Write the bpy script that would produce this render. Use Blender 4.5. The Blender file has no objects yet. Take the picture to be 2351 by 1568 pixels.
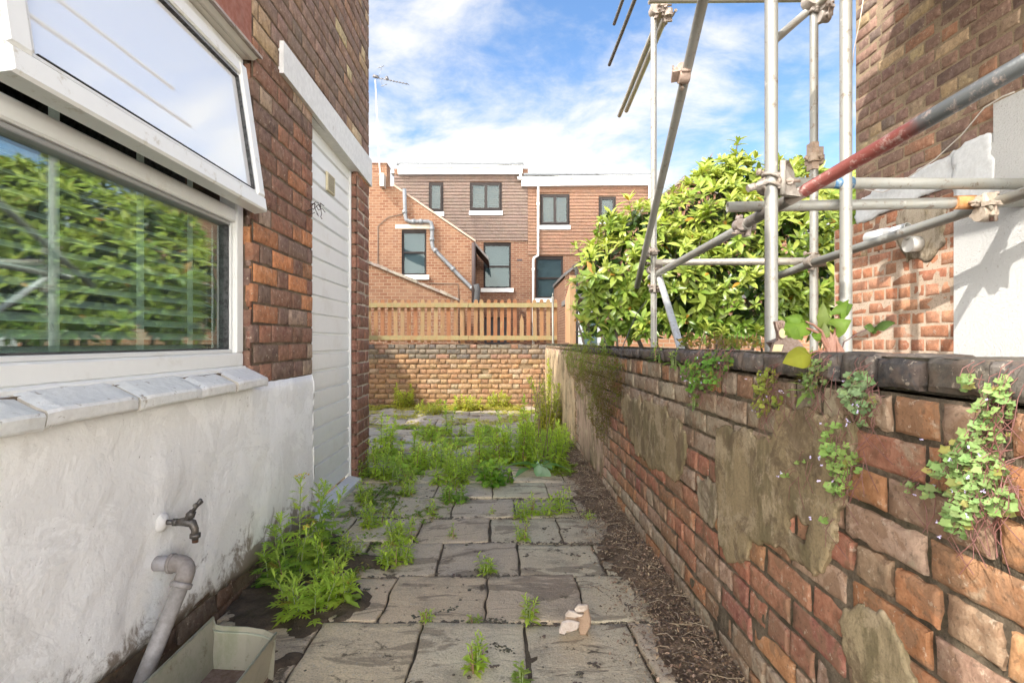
import bpy, bmesh, math, random
from mathutils import Vector, Matrix, noise
R = math.radians
sc = bpy.context.scene

# ------------------------------------------------------------------ camera
EYE = 1.08          # eye height above the paving
FP = 1200.0         # focal length in the survey's units (image 2351 wide)
VX, VY = 1148.0, 784.0
cam_d = bpy.data.cameras.new("camera"); cam = bpy.data.objects.new("camera", cam_d)
sc.collection.objects.link(cam); sc.camera = cam
cam.location = (0, 0, EYE); cam.rotation_euler = (R(90), 0, 0)
cam_d.sensor_width = 36; cam_d.lens = FP/2351*36
cam_d.shift_x = (2351/2-VX)/2351; cam_d.shift_y = 0.0
cam_d.clip_start = 0.02; cam_d.clip_end = 1000

# ------------------------------------------------------------------ light
SUN = Vector((0.758, 0.595, -1.0)).normalized()      # direction the light travels
sun_d = bpy.data.lights.new("sun", 'SUN'); sun_d.energy = 2.5; sun_d.angle = R(0.55); sun_d.color = (1, .955, .88)
sun = bpy.data.objects.new("sun", sun_d); sc.collection.objects.link(sun)
sun.rotation_euler = SUN.to_track_quat('-Z', 'Y').to_euler(); sun.location = (-5, -5, 12)
EL = math.asin(-SUN.z); AZ = math.atan2(-SUN.x, -SUN.y)
w = bpy.data.worlds.new("World"); sc.world = w; w.use_nodes = True
nt = w.node_tree; nt.nodes.clear()
def wn(t, **k):
    n = nt.nodes.new(t)
    for a, b in k.items(): setattr(n, a, b)
    return n
def wl(a, b): nt.links.new(a, b)
sky = wn('ShaderNodeTexSky', sky_type='NISHITA', sun_disc=False, sun_elevation=EL, sun_rotation=AZ, altitude=50, air_density=1.0, dust_density=0.6, ozone_density=2.0)
tc = wn('ShaderNodeTexCoord'); sep = wn('ShaderNodeSeparateXYZ'); wl(tc.outputs['Generated'], sep.inputs[0])
def wmath(op, a, b=None, c=None, clamp=False):
    n = wn('ShaderNodeMath', operation=op); n.use_clamp = clamp
    for i, v in enumerate((a, b, c)):
        if v is None: continue
        if hasattr(v, 'links'): wl(v, n.inputs[i])
        else: n.inputs[i].default_value = v
    return n.outputs[0]
den = wmath('ADD', wmath('MAXIMUM', sep.outputs[2], 0.0), 0.22)
cmb = wn('ShaderNodeCombineXYZ'); wl(wmath('DIVIDE', sep.outputs[0], den), cmb.inputs[0]); wl(wmath('DIVIDE', sep.outputs[1], den), cmb.inputs[1])
def wnoise(scale, detail, rough, dist, off):
    mp = wn('ShaderNodeMapping'); mp.inputs['Location'].default_value = off; mp.inputs['Scale'].default_value = (1.0, 1.25, 1)
    wl(cmb.outputs[0], mp.inputs[0])
    n = wn('ShaderNodeTexNoise'); n.inputs['Scale'].default_value = scale; n.inputs['Detail'].default_value = detail
    n.inputs['Roughness'].default_value = rough; n.inputs['Distortion'].default_value = dist
    wl(mp.outputs[0], n.inputs['Vector']); return n.outputs['Fac']
n1 = wnoise(1.9, 9, .60, .45, (3.7, 1.3, 0)); n2 = wnoise(6.5, 8, .62, .3, (9.1, 4.2, 0))
# thicker, whiter cover towards the horizon and towards the left, clearer blue high on the right
hor = wmath('MULTIPLY', wmath('SUBTRACT', 0.50, sep.outputs[2]), 0.62)
lef = wmath('MULTIPLY', sep.outputs[0], -0.20)
f = wmath('ADD', wmath('ADD', wmath('MULTIPLY', n1, 0.72), wmath('MULTIPLY', n2, 0.28)), wmath('ADD', hor, lef))
mr = wn('ShaderNodeMapRange', interpolation_type='SMOOTHSTEP'); wl(f, mr.inputs[0])
mr.inputs[1].default_value = .385; mr.inputs[2].default_value = .66; mr.inputs[3].default_value = 0; mr.inputs[4].default_value = .90
hs = wn('ShaderNodeHueSaturation'); hs.inputs['Saturation'].default_value = 1.12; hs.inputs['Value'].default_value = 1.1
wl(sky.outputs[0], hs.inputs['Color'])
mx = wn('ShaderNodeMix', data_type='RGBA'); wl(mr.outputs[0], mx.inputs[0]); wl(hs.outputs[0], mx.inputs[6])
# cloud brightness raised behind the viewer and overhead, added as fill for the shaded alley
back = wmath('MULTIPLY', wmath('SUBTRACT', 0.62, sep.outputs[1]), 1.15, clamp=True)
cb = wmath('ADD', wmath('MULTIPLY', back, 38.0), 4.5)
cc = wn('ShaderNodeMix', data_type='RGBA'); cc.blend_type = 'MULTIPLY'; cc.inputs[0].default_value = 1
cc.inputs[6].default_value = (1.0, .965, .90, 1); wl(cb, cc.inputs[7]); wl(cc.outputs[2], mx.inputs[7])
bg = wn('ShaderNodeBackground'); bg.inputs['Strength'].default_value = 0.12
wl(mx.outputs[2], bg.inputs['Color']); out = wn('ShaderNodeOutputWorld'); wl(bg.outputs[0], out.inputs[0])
sc.view_settings.view_transform = 'Standard'; sc.view_settings.look = 'None'
sc.view_settings.exposure = 1.2; sc.view_settings.gamma = 1
sc.cycles.max_bounces = 10; sc.cycles.diffuse_bounces = 5; sc.cycles.transparent_max_bounces = 12

# ------------------------------------------------------------------ helpers
WM = {}
def link(o): sc.collection.objects.link(o)
def adopt(o, p):
    if p is not None:
        o.parent = p; o.matrix_parent_inverse = WM[p.name].inverted()
def thing(name, label, cat, loc=(0, 0, 0), group=None, kind=None):
    o = bpy.data.objects.new(name, None); link(o); o.location = loc; o.empty_display_size = .1
    WM[o.name] = Matrix.Translation(loc); return tag(o, label, cat, group, kind or 'thing')
def tag(o, label=None, cat=None, group=None, kind=None):
    if label: o['label'] = label
    if cat: o['category'] = cat
    if group: o['group'] = group
    if kind: o['kind'] = kind
    return o
class MB:
    def __init__(s): s.v = []; s.f = []; s.c = []; s.m = []; s.sm = []
    def vert(s, p): s.v.append(tuple(p)); return len(s.v)-1
    def face(s, ids, col=(.5, .5, .5), mi=0, smooth=False):
        s.f.append(tuple(ids)); s.c.append(col); s.m.append(mi); s.sm.append(smooth)
    def poly(s, pts, col=(.5, .5, .5), mi=0, smooth=False):
        s.face([s.vert(p) for p in pts], col, mi, smooth)
    def box(s, a, b, col=(.5, .5, .5), mi=0):
        x0, y0, z0 = (min(a[i], b[i]) for i in range(3)); x1, y1, z1 = (max(a[i], b[i]) for i in range(3))
        i = [s.vert(p) for p in ((x0,y0,z0),(x1,y0,z0),(x1,y1,z0),(x0,y1,z0),(x0,y0,z1),(x1,y0,z1),(x1,y1,z1),(x0,y1,z1))]
        for q in ((0,3,2,1),(4,5,6,7),(0,1,5,4),(1,2,6,5),(2,3,7,6),(3,0,4,7)): s.face([i[k] for k in q], col, mi)
    def prism(s, pts, d, col=(.5, .5, .5), mi=0):
        """closed prism: outline pts (3D) extruded by vector d"""
        d = Vector(d); n = len(pts); a = [s.vert(p) for p in pts]; b = [s.vert(Vector(p)+d) for p in pts]
        s.face(a[::-1], col, mi); s.face(b, col, mi)
        for k in range(n): s.face((a[k], a[(k+1) % n], b[(k+1) % n], b[k]), col, mi)
    def tube(s, pts, r, n=14, col=(.5, .5, .5), mi=0, caps=True, hollow=0.0):
        pts = [Vector(p) for p in pts]; rs = r if isinstance(r, (list, tuple)) else [r]*len(pts)
        rings = []; prev = None
        for i, p in enumerate(pts):
            if i == 0: t = pts[1]-p
            elif i == len(pts)-1: t = p-pts[i-1]
            else: t = (pts[i+1]-p).normalized()+(p-pts[i-1]).normalized()
            t.normalize()
            if prev is None:
                u = t.orthogonal().normalized()
            else:
                u = prev-t*prev.dot(t)
                u = u.normalized() if u.length > 1e-6 else t.orthogonal().normalized()
            prev = u; v = t.cross(u)
            rings.append([s.vert(p+(u*math.cos(2*math.pi*k/n)+v*math.sin(2*math.pi*k/n))*rs[i]) for k in range(n)])
        for i in range(len(rings)-1):
            a, b = rings[i], rings[i+1]
            for k in range(n): s.face((a[k], a[(k+1) % n], b[(k+1) % n], b[k]), col, mi, True)
        if caps:
            if hollow:
                for ring, ctr, dr in ((rings[0], pts[0], pts[1]-pts[0]), (rings[-1], pts[-1], pts[-2]-pts[-1])):
                    dl = min(.08, dr.length*.5); dr = dr.normalized()
                    inner = [s.vert(ctr+(Vector(s.v[q])-ctr)*hollow) for q in ring]
                    deep = [s.vert(Vector(s.v[q])+dr*dl) for q in inner]
                    for k in range(n):
                        s.face((ring[k], ring[(k+1) % n], inner[(k+1) % n], inner[k]), col, mi)
                        s.face((inner[k], inner[(k+1) % n], deep[(k+1) % n], deep[k]), col, mi)
                    s.face(deep, (.02, .02, .02), mi)
            else:
                s.face(rings[0][::-1], col, mi); s.face(rings[-1], col, mi)
    def build(s, name, mats, parent=None, loc=None):
        me = bpy.data.meshes.new(name); me.from_pydata(s.v, [], s.f)
        if not isinstance(mats, (list, tuple)): mats = [mats]
        for m in mats: me.materials.append(m)
        me.polygons.foreach_set('material_index', s.m); me.polygons.foreach_set('use_smooth', s.sm)
        at = me.attributes.new('tint', 'FLOAT_COLOR', 'FACE')
        flat = []
        for c in s.c: flat += [c[0], c[1], c[2], 1.0]
        at.data.foreach_set('color', flat); me.update()
        o = bpy.data.objects.new(name, me); link(o)
        if loc is not None: o.location = loc; WM[o.name] = Matrix.Translation(loc)
        else: WM[o.name] = Matrix.Identity(4)
        adopt(o, parent); return o
def pt(x, y, Y):
    """survey mark: a direction measured on site and the distance along the alley -> point"""
    return Vector(((x-VX)*Y/FP, Y, EYE+(VY-y)*Y/FP))
def on_x(X, x, y):
    return pt(x, y, X*FP/(x-VX))
def gnd(x, y): return pt(x, y, EYE*FP/(y-VY))
def jit(c, a, rnd):
    k = 1+rnd.uniform(-a, a); return tuple(max(0, min(1, q*k*(1+rnd.uniform(-a, a)*.3))) for q in c)
def mixc(a, b, t): return tuple(a[i]*(1-t)+b[i]*t for i in range(3))

# ------------------------------------------------------------------ materials
def mat(name):
    m = bpy.data.materials.new(name); m.use_nodes = True; n = m.node_tree; n.nodes.clear()
    return m, n
class NB:
    def __init__(s, name):
        s.m, s.t = mat(name); s.out = s.t.nodes.new('ShaderNodeOutputMaterial')
        s.tc = s.t.nodes.new('ShaderNodeTexCoord').outputs['Object']
    def n(s, t, **k):
        q = s.t.nodes.new(t)
        for a, b in k.items(): setattr(q, a, b)
        return q
    def put(s, sock, v):
        if hasattr(v, 'links'): s.t.links.new(v, sock)
        else:
            if isinstance(v, tuple) and len(v) == 3 and sock.type == 'RGBA': v = (*v, 1)
            sock.default_value = v
    def noise(s, scale, detail=4, rough=.55, dist=0.0, stretch=None, off=(0, 0, 0)):
        q = s.n('ShaderNodeTexNoise'); q.inputs['Scale'].default_value = scale; q.inputs['Detail'].default_value = detail
        q.inputs['Roughness'].default_value = rough; q.inputs['Distortion'].default_value = dist
        mp = s.n('ShaderNodeMapping'); mp.inputs['Scale'].default_value = stretch or (1, 1, 1); mp.inputs['Location'].default_value = off
        s.t.links.new(s.tc, mp.inputs[0]); s.t.links.new(mp.outputs[0], q.inputs['Vector']); return q.outputs['Fac']
    def math(s, op, a, b=0.0, clamp=False):
        q = s.n('ShaderNodeMath', operation=op); q.use_clamp = clamp; s.put(q.inputs[0], a); s.put(q.inputs[1], b); return q.outputs[0]
    def rng(s, v, a, b, c=0.0, d=1.0):
        q = s.n('ShaderNodeMapRange', interpolation_type='SMOOTHSTEP'); s.put(q.inputs[0], v)
        for i, x in enumerate((a, b, c, d)): q.inputs[i+1].default_value = x
        return q.outputs[0]
    def mix(s, f, a, b, mode='MIX'):
        q = s.n('ShaderNodeMix', data_type='RGBA', blend_type=mode); s.put(q.inputs[0], f); s.put(q.inputs[6], a); s.put(q.inputs[7], b); return q.outputs[2]
    def tint(s):
        q = s.n('ShaderNodeAttribute'); q.attribute_name = 'tint'; return q.outputs['Color']
    def bump(s, h, strength, dist, prev=None):
        q = s.n('ShaderNodeBump'); q.inputs['Strength'].default_value = strength; q.inputs['Distance'].default_value = dist
        s.put(q.inputs['Height'], h)
        if prev: s.put(q.inputs['Normal'], prev)
        return q.outputs[0]
    def pbr(s, col, rough=.8, normal=None, metal=0.0, spec=.5, **k):
        q = s.n('ShaderNodeBsdfPrincipled'); s.put(q.inputs['Base Color'], col); s.put(q.inputs['Roughness'], rough)
        s.put(q.inputs['Metallic'], metal); s.put(q.inputs['Specular IOR Level'], spec)
        if normal: s.put(q.inputs['Normal'], normal)
        return q.outputs[0]
    def done(s, sh): s.t.links.new(sh, s.out.inputs[0]); return s.m
def brick_material(name, grime=(.05, .045, .035), g_amt=.6, pale=(.45, .40, .33), p_amt=.35, bump=.004, fine=60, rough=.92, tone2=(.2, .13, .09), tone_amt=.35):
    b = NB(name); c = b.tint()
    c = b.mix(b.rng(b.noise(fine*.55, 6, .65), .25, .75, .0, 1), b.mix(.30, c, (.04, .02, .015)), b.mix(.12, c, (.9, .7, .5)))
    c = b.mix(b.rng(b.noise(12, 5, .65, .8, off=(6, 2, 3)), .485, .565, 0, tone_amt), c, tone2)
    c = b.mix(b.rng(b.noise(7, 6, .7, .4), .52, .70, 0, g_amt), c, grime)
    c = b.mix(b.rng(b.noise(11, 5, .72, .3, off=(4, 7, 1)), .56, .72, 0, p_amt), c, pale)
    c = b.mix(b.rng(b.noise(95, 2, .5), .60, .68, 0, .32), c, (.05, .04, .03))
    c = b.mix(b.rng(b.noise(48, 5, .7, off=(1, 8, 3)), .60, .66, 0, .45), c, (.62, .52, .40))
    h = b.math('ADD', b.math('MULTIPLY', b.noise(fine, 8, .7), .7), b.math('MULTIPLY', b.noise(14, 4, .6), .6))
    return b.done(b.pbr(c, rough, b.bump(h, .9, bump), spec=.25))
def mortar_material(name, c0, c1, moss=None, m_amt=0.0, bump=.006):
    b = NB(name); c = b.mix(b.rng(b.noise(9, 5, .65), .35, .65), c0, c1)
    if moss: c = b.mix(b.rng(b.noise(5, 5, .7, off=(2, 3, 5)), .5, .68, 0, m_amt), c, moss)
    c = b.mix(b.rng(b.noise(120, 3, .6), .5, .75, 0, .5), c, (.05, .045, .04))
    return b.done(b.pbr(c, .95, b.bump(b.noise(90, 6, .75), 1, bump), spec=.2))
def tinted(name, rough=.7, bump=0.0, fine=60, dirt=None, d_amt=.5, d_scale=8, metal=0.0, spec=.5, var=.12, d_rng=(.5, .7)):
    b = NB(name); c = b.tint()
    c = b.mix(b.rng(b.noise(fine, 5, .6), .3, .7, 0, 1), b.mix(var, c, (0, 0, 0)), b.mix(var*.5, c, (1, 1, 1)))
    if dirt: c = b.mix(b.rng(b.noise(d_scale, 6, .7, .3), d_rng[0], d_rng[1], 0, d_amt), c, dirt)
    nrm = b.bump(b.noise(fine*1.5, 6, .65), 1, bump) if bump else None
    return b.done(b.pbr(c, rough, nrm, metal, spec))
def leaf_material(name, trans=.35, rough=.42, spec=.45, var=.18):
    b = NB(name); c = b.tint()
    c = b.mix(b.rng(b.noise(18, 3, .6), .3, .7), b.mix(var, c, (.01, .02, 0)), c)
    p = b.pbr(c, rough, None, spec=spec)
    t = b.n('ShaderNodeBsdfTranslucent'); b.put(t.inputs[0], b.mix(1.0, c, (1.0, 1.0, .45), 'MULTIPLY'))
    m = b.n('ShaderNodeMixShader'); m.inputs[0].default_value = trans
    b.t.links.new(p, m.inputs[1]); b.t.links.new(t.outputs[0], m.inputs[2]); return b.done(m.outputs[0])
def glass_material(name, refl, clear, body=(.5, .55, .55), rough=0.0, graze=.4):
    """window glass: mirror share rises with grazing angle; the rest is seen through, a little is a pale film"""
    b = NB(name); lw = b.n('ShaderNodeLayerWeight'); lw.inputs[0].default_value = .35
    g = b.n('ShaderNodeBsdfGlossy'); g.inputs['Roughness'].default_value = rough; g.inputs[0].default_value = (.95, 1, .98, 1)
    t = b.n('ShaderNodeBsdfTransparent'); t.inputs[0].default_value = (.85, .92, .9, 1)
    d = b.n('ShaderNodeBsdfDiffuse'); d.inputs[0].default_value = (*body, 1)
    m1 = b.n('ShaderNodeMixShader'); m1.inputs[0].default_value = 1-clear; b.t.links.new(t.outputs[0], m1.inputs[1]); b.t.links.new(d.outputs[0], m1.inputs[2])
    m2 = b.n('ShaderNodeMixShader'); b.put(m2.inputs[0], b.math('ADD', b.math('MULTIPLY', lw.outputs[0], graze), refl, True))
    b.t.links.new(m1.outputs[0], m2.inputs[1]); b.t.links.new(g.outputs[0], m2.inputs[2]); return b.done(m2.outputs[0])
# ------------------------------------------------------------------ brickwork
def brick(mb, O, U, V, N, u0, u1, v0, v1, rnd, col, nx=4, nz=2, proud=0.004, rough=.0025, depth=.03, edge=.006, worn=0.0, mi=0, seed=0.0):
    """one brick: a slightly worn, rounded face standing off the mortar, with its four returns"""
    O, U, V, N = Vector(O), Vector(U), Vector(V), Vector(N)
    us = [u0, u0+edge]+[u0+edge+(u1-u0-2*edge)*k/nx for k in range(1, nx)]+[u1-edge, u1]
    vs = [v0, v0+edge]+[v0+edge+(v1-v0-2*edge)*k/nz for k in range(1, nz)]+[v1-edge, v1]
    g = []; tilt = rnd.uniform(-1, 1)*rough*.8; tv = rnd.uniform(-1, 1)*rough*.6; off = rnd.uniform(-1, 1)*rough
    for j, v in enumerate(vs):
        row = []
        for i, u in enumerate(us):
            p = O+U*u+V*v
            nn = noise.noise(p*38+Vector((seed, 0, 0)))*rough*1.2+noise.noise(p*11)*rough
            e = 0
            eb = (i in (0, len(us)-1)) or (j in (0, len(vs)-1))
            if eb: e = -edge*.62
            du = dv = 0
            if eb:
                k = worn*.0026+.0006
                du = noise.noise(p*45+Vector((9, seed, 1)))*k*2; dv = noise.noise(p*41+Vector((3, 1, seed)))*k*2
                e -= abs(noise.noise(p*33+Vector((5, 5, seed))))*worn*.006
            h = proud+off+tilt*((u-u0)/(u1-u0)-.5)*2+tv*((v-v0)/(v1-v0)-.5)*2+nn+e
            row.append(mb.vert(p+U*du+V*dv+N*h))
        g.append(row)
    R_, C_ = len(vs), len(us)
    flip = U.cross(V).dot(N) < 0
    def q(a, b, c, d, s=True): mb.face((a, b, c, d) if not flip else (d, c, b, a), col, mi, s)
    for j in range(R_-1):
        for i in range(C_-1): q(g[j][i], g[j][i+1], g[j+1][i+1], g[j+1][i], 0 < i < C_-2 and 0 < j < R_-2)
    rim = [g[0][i] for i in range(C_)]+[g[j][-1] for j in range(1, R_)]+[g[-1][i] for i in range(C_-2, -1, -1)]+[g[j][0] for j in range(R_-2, 0, -1)]
    back = [mb.vert(Vector(mb.v[r])-N*depth) for r in rim]; n = len(rim)
    for k in range(n): q(rim[(k+1) % n], rim[k], back[k], back[(k+1) % n], False)
def bond_rows(v0, v1, ph, u0, u1, L, H, bond, rnd, first=0):
    r = first; v = v0
    while v < v1-ph*.3:
        if bond == 'flemish': seq = [L, H]; start = -(rnd.uniform(0, .03)+(0 if r % 2 == 0 else (L+H)/2))
        elif bond == 'garden':
            seq = [L] if r % 4 else [H]; start = -(0 if r % 2 == 0 else L/2)-rnd.uniform(0, .04)
        elif bond == 'english': seq = [L] if r % 2 else [H]; start = -(0 if r % 2 else H/2)-rnd.uniform(0, .01)
        elif bond == 'header': seq = [H]; start = -rnd.uniform(0, H)
        else: seq = [L]; start = -(0 if r % 2 == 0 else L/2)-rnd.uniform(0, .012)
        u = u0+start; k = 0
        while u < u1:
            l = seq[k % len(seq)]; k += 1
            a, b = max(u, u0), min(u+l, u1)
            if b-a > .028: yield r, v, min(v+ph, v1), a, b
            u += l
        v += ph; r += 1
def brickwall(mb, O, U, V, N, u0, u1, v0, v1, ph, L, H, bond, colf, seed=1, joint=.010, holes=(), skip=None, **kw):
    rnd = random.Random(seed)
    for r, va, vb, a, b in bond_rows(v0, v1, ph, u0, u1, L, H, bond, rnd):
        spans = [(a, b)]
        for (hu0, hu1, hv0, hv1) in holes:
            if hv0-.01 < (va+vb)/2 < hv1+.01:
                ns = []
                for (x, y) in spans:
                    if y <= hu0 or x >= hu1: ns.append((x, y)); continue
                    if x < hu0: ns.append((x, hu0+joint/2))
                    if y > hu1: ns.append((hu1-joint/2, y))
                spans = ns
        for (x, y) in spans:
            if y-x < .03: continue
            if skip and skip((x+y)/2, (va+vb)/2, rnd): continue
            j = joint*rnd.uniform(.75, 1.25)/2
            k = dict(kw)
            if callable(k.get('nx')): k['nx'] = k['nx']((x+y)/2)
            if callable(k.get('nz')): k['nz'] = k['nz']((x+y)/2)
            if callable(k.get('worn')): k['worn'] = k['worn']((x+y)/2, (va+vb)/2, rnd)
            wob = rnd.uniform(-1, 1)*.0015
            brick(mb, O, U, V, N, x+j, y-j, va+joint/2+wob, vb-joint/2+wob, rnd, colf((x+y)/2, (va+vb)/2, rnd), seed=r*1.7+x*3.1, **k)
def slabwall(mb, O, U, V, N, u0, u1, v0, v1, step, amp, col, mi=1, holes=(), off=0.0):
    """mortar / render sheet as a gently uneven grid"""
    O, U, V, N = Vector(O), Vector(U), Vector(V), Vector(N)
    us = sorted({u0, u1, *[h[0] for h in holes], *[h[1] for h in holes], *[u0+(u1-u0)*k/max(1, int((u1-u0)/step)) for k in range(max(1, int((u1-u0)/step)))]})
    vs = sorted({v0, v1, *[h[2] for h in holes], *[h[3] for h in holes], *[v0+(v1-v0)*k/max(1, int((v1-v0)/step)) for k in range(max(1, int((v1-v0)/step)))]})
    us = [u for u in us if u0 <= u <= u1]; vs = [v for v in vs if v0 <= v <= v1]
    idx = {}
    flip = U.cross(V).dot(N) < 0
    for j, v in enumerate(vs):
        for i, u in enumerate(us):
            p = O+U*u+V*v; idx[i, j] = mb.vert(p+N*(off+amp*(noise.noise(p*7)+.5*noise.noise(p*19))))
    for j in range(len(vs)-1):
        for i in range(len(us)-1):
            cu, cv = (us[i]+us[i+1])/2, (vs[j]+vs[j+1])/2
            if any(h[0] < cu < h[1] and h[2] < cv < h[3] for h in holes): continue
            f = (idx[i, j], idx[i+1, j], idx[i+1, j+1], idx[i, j+1]); mb.face(f if not flip else f[::-1], col, mi, True)

YV, ZV, XV = Vector((0, 1, 0)), Vector((0, 0, 1)), Vector((1, 0, 0))
def pal(items):
    """weighted palette picker"""
    tot = sum(w for w, c in items)
    def f(u, v, rnd, va=.13):
        x = rnd.uniform(0, tot)
        for w_, c in items:
            x -= w_
            if x <= 0: return jit(c, va, rnd)
        return jit(items[-1][1], va, rnd)
    return f

# ================================================================== GROUND
soil_m = mortar_material('soil', (.12, .09, .06), (.17, .135, .095), (.07, .085, .025), .7, .012)
gb = MB()
N_ = 60
def gh(x, y): return (-.011 if -1.3 < x < .8 and y < 9 else -.03)+.006*noise.noise(Vector((x*3, y*3, 0)))+.004*noise.noise(Vector((x*11, y*11, 2)))
xs = [-60, -20, -8]+[-3+6.5*k/46 for k in range(47)]+[6, 12, 30, 60]
ys = [-20, -8, -3]+[-.5+10*k/70 for k in range(71)]+[12, 16, 30, 60, 140]
gi = {(i, j): gb.vert((x, y, gh(x, y))) for i, x in enumerate(xs) for j, y in enumerate(ys)}
for j in range(len(ys)-1):
    for i in range(len(xs)-1): gb.face((gi[i, j], gi[i+1, j], gi[i+1, j+1], gi[i, j+1]), smooth=True)
tag(gb.build('ground', soil_m), kind='structure')

# paving: individual flags, slightly out of level, in staggered rows
b = NB('flagstone'); c = b.tint()
c = b.mix(b.rng(b.noise(3.2, 6, .65, .6), .35, .68, 0, .75), c, (.58, .47, .32))                 # warm riven patches
c = b.mix(b.rng(b.noise(5, 7, .7, .2, off=(7, 3, 0)), .50, .66, 0, .5), c, (.30, .25, .18))
c = b.mix(b.rng(b.noise(2.2, 5, .6, 1.2, stretch=(1, 2.6, 1), off=(1, 6, 0)), .56, .60, 0, .6), c, (.20, .155, .11))     # damp streaks
c = b.mix(b.rng(b.noise(160, 3, .6), .42, .72, 0, .4), c, (.10, .09, .08))
c = b.mix(b.rng(b.noise(70, 3, .6, off=(3, 3, 3)), .60, .68, 0, .4), c, (.45, .42, .36))
c = b.mix(b.rng(b.noise(9, 7, .75, .5, off=(2, 2, 8)), .57, .66, 0, .85), c, (.07, .055, .038))   # soil and algae stains
h = b.math('ADD', b.math('MULTIPLY', b.noise(70, 8, .7), .5), b.math('MULTIPLY', b.noise(6, 5, .6, 1.0, stretch=(1, 2.2, 1)), 1.6))
flag_m = b.done(b.pbr(c, b.rng(b.noise(5, 4, .6, off=(9, 9, 9)), .3, .7, .72, .95), b.bump(h, 1, .006), spec=.12))
rnd = random.Random(5); pv = MB()
row = 0; y = .41
while y < 8.7:
    off = -.29 if row % 2 == 1 else -.07
    y1 = y+.40
    k0 = -3 if y < 4.0 else -7
    for k in range(k0, 4):
        xa = off+.398*k+.016*math.sin(k*7.1+row*3.3); xb = off+.398*(k+1)+.016*math.sin((k+1)*7.1+row*3.3)
        if y < 4.35 and xa < -1.12: xa = -1.09
        if xb <= xa+.1: continue
        if xb > .74: xb = min(xb, .68 if y > 3 else .74)
        if xb-xa < .1 or xa > .55: continue
        if y1 > 8.75: y1 = 8.75
        if xb < -.68 and .9 < y < 2.9 and rnd.random() < .12: continue
        jx = rnd.uniform(.003, .007); dz = rnd.uniform(-.006, .005); tx, ty = rnd.uniform(-.006, .006), rnd.uniform(-.006, .006)
        cx, cy = (xa+xb)/2, (y+y1)/2
        col = jit((.60, .51, .355), .16, rnd)
        if cx < -.25 and cy < 2.5: col = jit((.62, .49, .31), .14, rnd)
        if 4.6 < cy < 6.7: col = jit((.40, .37, .31), .12, rnd)
        if cy > 6.7: col = jit((.46, .41, .33), .12, rnd)
        n = 11 if cy < 3.5 else 6
        g = {}
        for j in range(n+1):
            for i in range(n+1):
                a, bb = (0, .02, *[q/(n-2) for q in range(1, n-2)], .98, 1)[i], (0, .02, *[q/(n-2) for q in range(1, n-2)], .98, 1)[j]
                px = xa+jx+(xb-xa-2*jx)*a; py = y+jx+(y1-y-2*jx)*bb
                e = -.003 if i in (0, n) or j in (0, n) else 0
                px += ((noise.noise(Vector((px*9, py*9, 3)))*.012+noise.noise(Vector((px*34, py*34, 3)))*.006) if e else 0); py += ((noise.noise(Vector((px*9, py*9, 7)))*.012+noise.noise(Vector((px*34, py*34, 7)))*.006) if e else 0)
                g[i, j] = pv.vert((px, py, dz+tx*(a-.5)*2+ty*(bb-.5)*2+e+.0022*noise.noise(Vector((px*8, py*8, k)))))
        for j in range(n):
            for i in range(n): pv.face((g[i, j], g[i+1, j], g[i+1, j+1], g[i, j+1]), col, smooth=True)
        rim = [g[i, 0] for i in range(n+1)]+[g[n, j] for j in range(1, n+1)]+[g[i, n] for i in range(n-1, -1, -1)]+[g[0, j] for j in range(n-1, 0, -1)]
        bk = [pv.vert((pv.v[r][0], pv.v[r][1], -.06)) for r in rim]
        for q in range(len(rim)): pv.face((rim[(q+1) % len(rim)], rim[q], bk[q], bk[(q+1) % len(rim)]), col)
    y = y1+.0; row += 1
tag(pv.build('paving', flag_m), kind='structure')
md = MB(); gi2 = {}
def mud(x, y):
    base = .33-math.hypot((x+.90)/.42, (y-2.25)/.75)*.5+.34*noise.noise(Vector((x*6, y*6, 3)))+.16*noise.noise(Vector((x*19, y*19, 3)))
    b2 = .05-math.hypot((x+.62)/.22, (y-1.50)/.35)*.4+.30*noise.noise(Vector((x*8, y*8, 6)))+.2*noise.noise(Vector((x*26, y*26, 3)))
    return max(base, b2)
for i in range(90):
    for j in range(190):
        x, y = -1.10+.85*i/89, 1.1+2.2*j/189; m = mud(x, y); gi2[i, j] = md.vert((x, y, .004+min(.022, m*.07)+.003*noise.noise(Vector((x*50, y*50, 0))) if m > 0 else -.012))
for i in range(89):
    for j in range(189): md.face((gi2[i, j], gi2[i+1, j], gi2[i+1, j+1], gi2[i, j+1]), smooth=True)
tag(md.build('earth_patch', mortar_material('wet_earth', (.17, .125, .085), (.10, .075, .052), (.05, .06, .02), .6, .015)), kind='structure')

# ================================================================== LEFT HOUSE
XL = -1.10
left = thing('brick_house', 'dark red brick house with painted white base beside the alley on the left', 'house', (XL, 2.5, 0))
lb_m = brick_material('left_brick', (.035, .025, .02), .55, (.42, .36, .28), .25, .0035)
lm_m = mortar_material('left_mortar', (.20, .15, .10), (.10, .07, .05))
redbrown = pal([(4, (.23, .105, .072)), (2, (.31, .13, .075)), (3.5, (.18, .105, .085)), (.9, (.42, .17, .075)), (1.4, (.38, .27, .20)), (.35, (.55, .22, .085))])
purple = pal([(4, (.24, .15, .12)), (3.5, (.20, .135, .112)), (1.5, (.31, .18, .12)), (1.4, (.46, .32, .19)), (.5, (.52, .41, .25)), (1, (.16, .12, .10))])
def left_col(u, v, rnd): return (purple if v > 2.45 else redbrown)(u, v, rnd)
DY0, DY1, DZ = 3.06, 4.02, 2.40           # doorway
WY0, WY1, WZ0, WZ1 = .35, 2.32, .955, 2.32   # window opening
wb = MB()
pierc = pal([(3, (.22, .085, .06)), (2, (.18, .07, .05)), (1, (.28, .12, .08))])
zr = .887                                 # top of painted render
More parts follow.
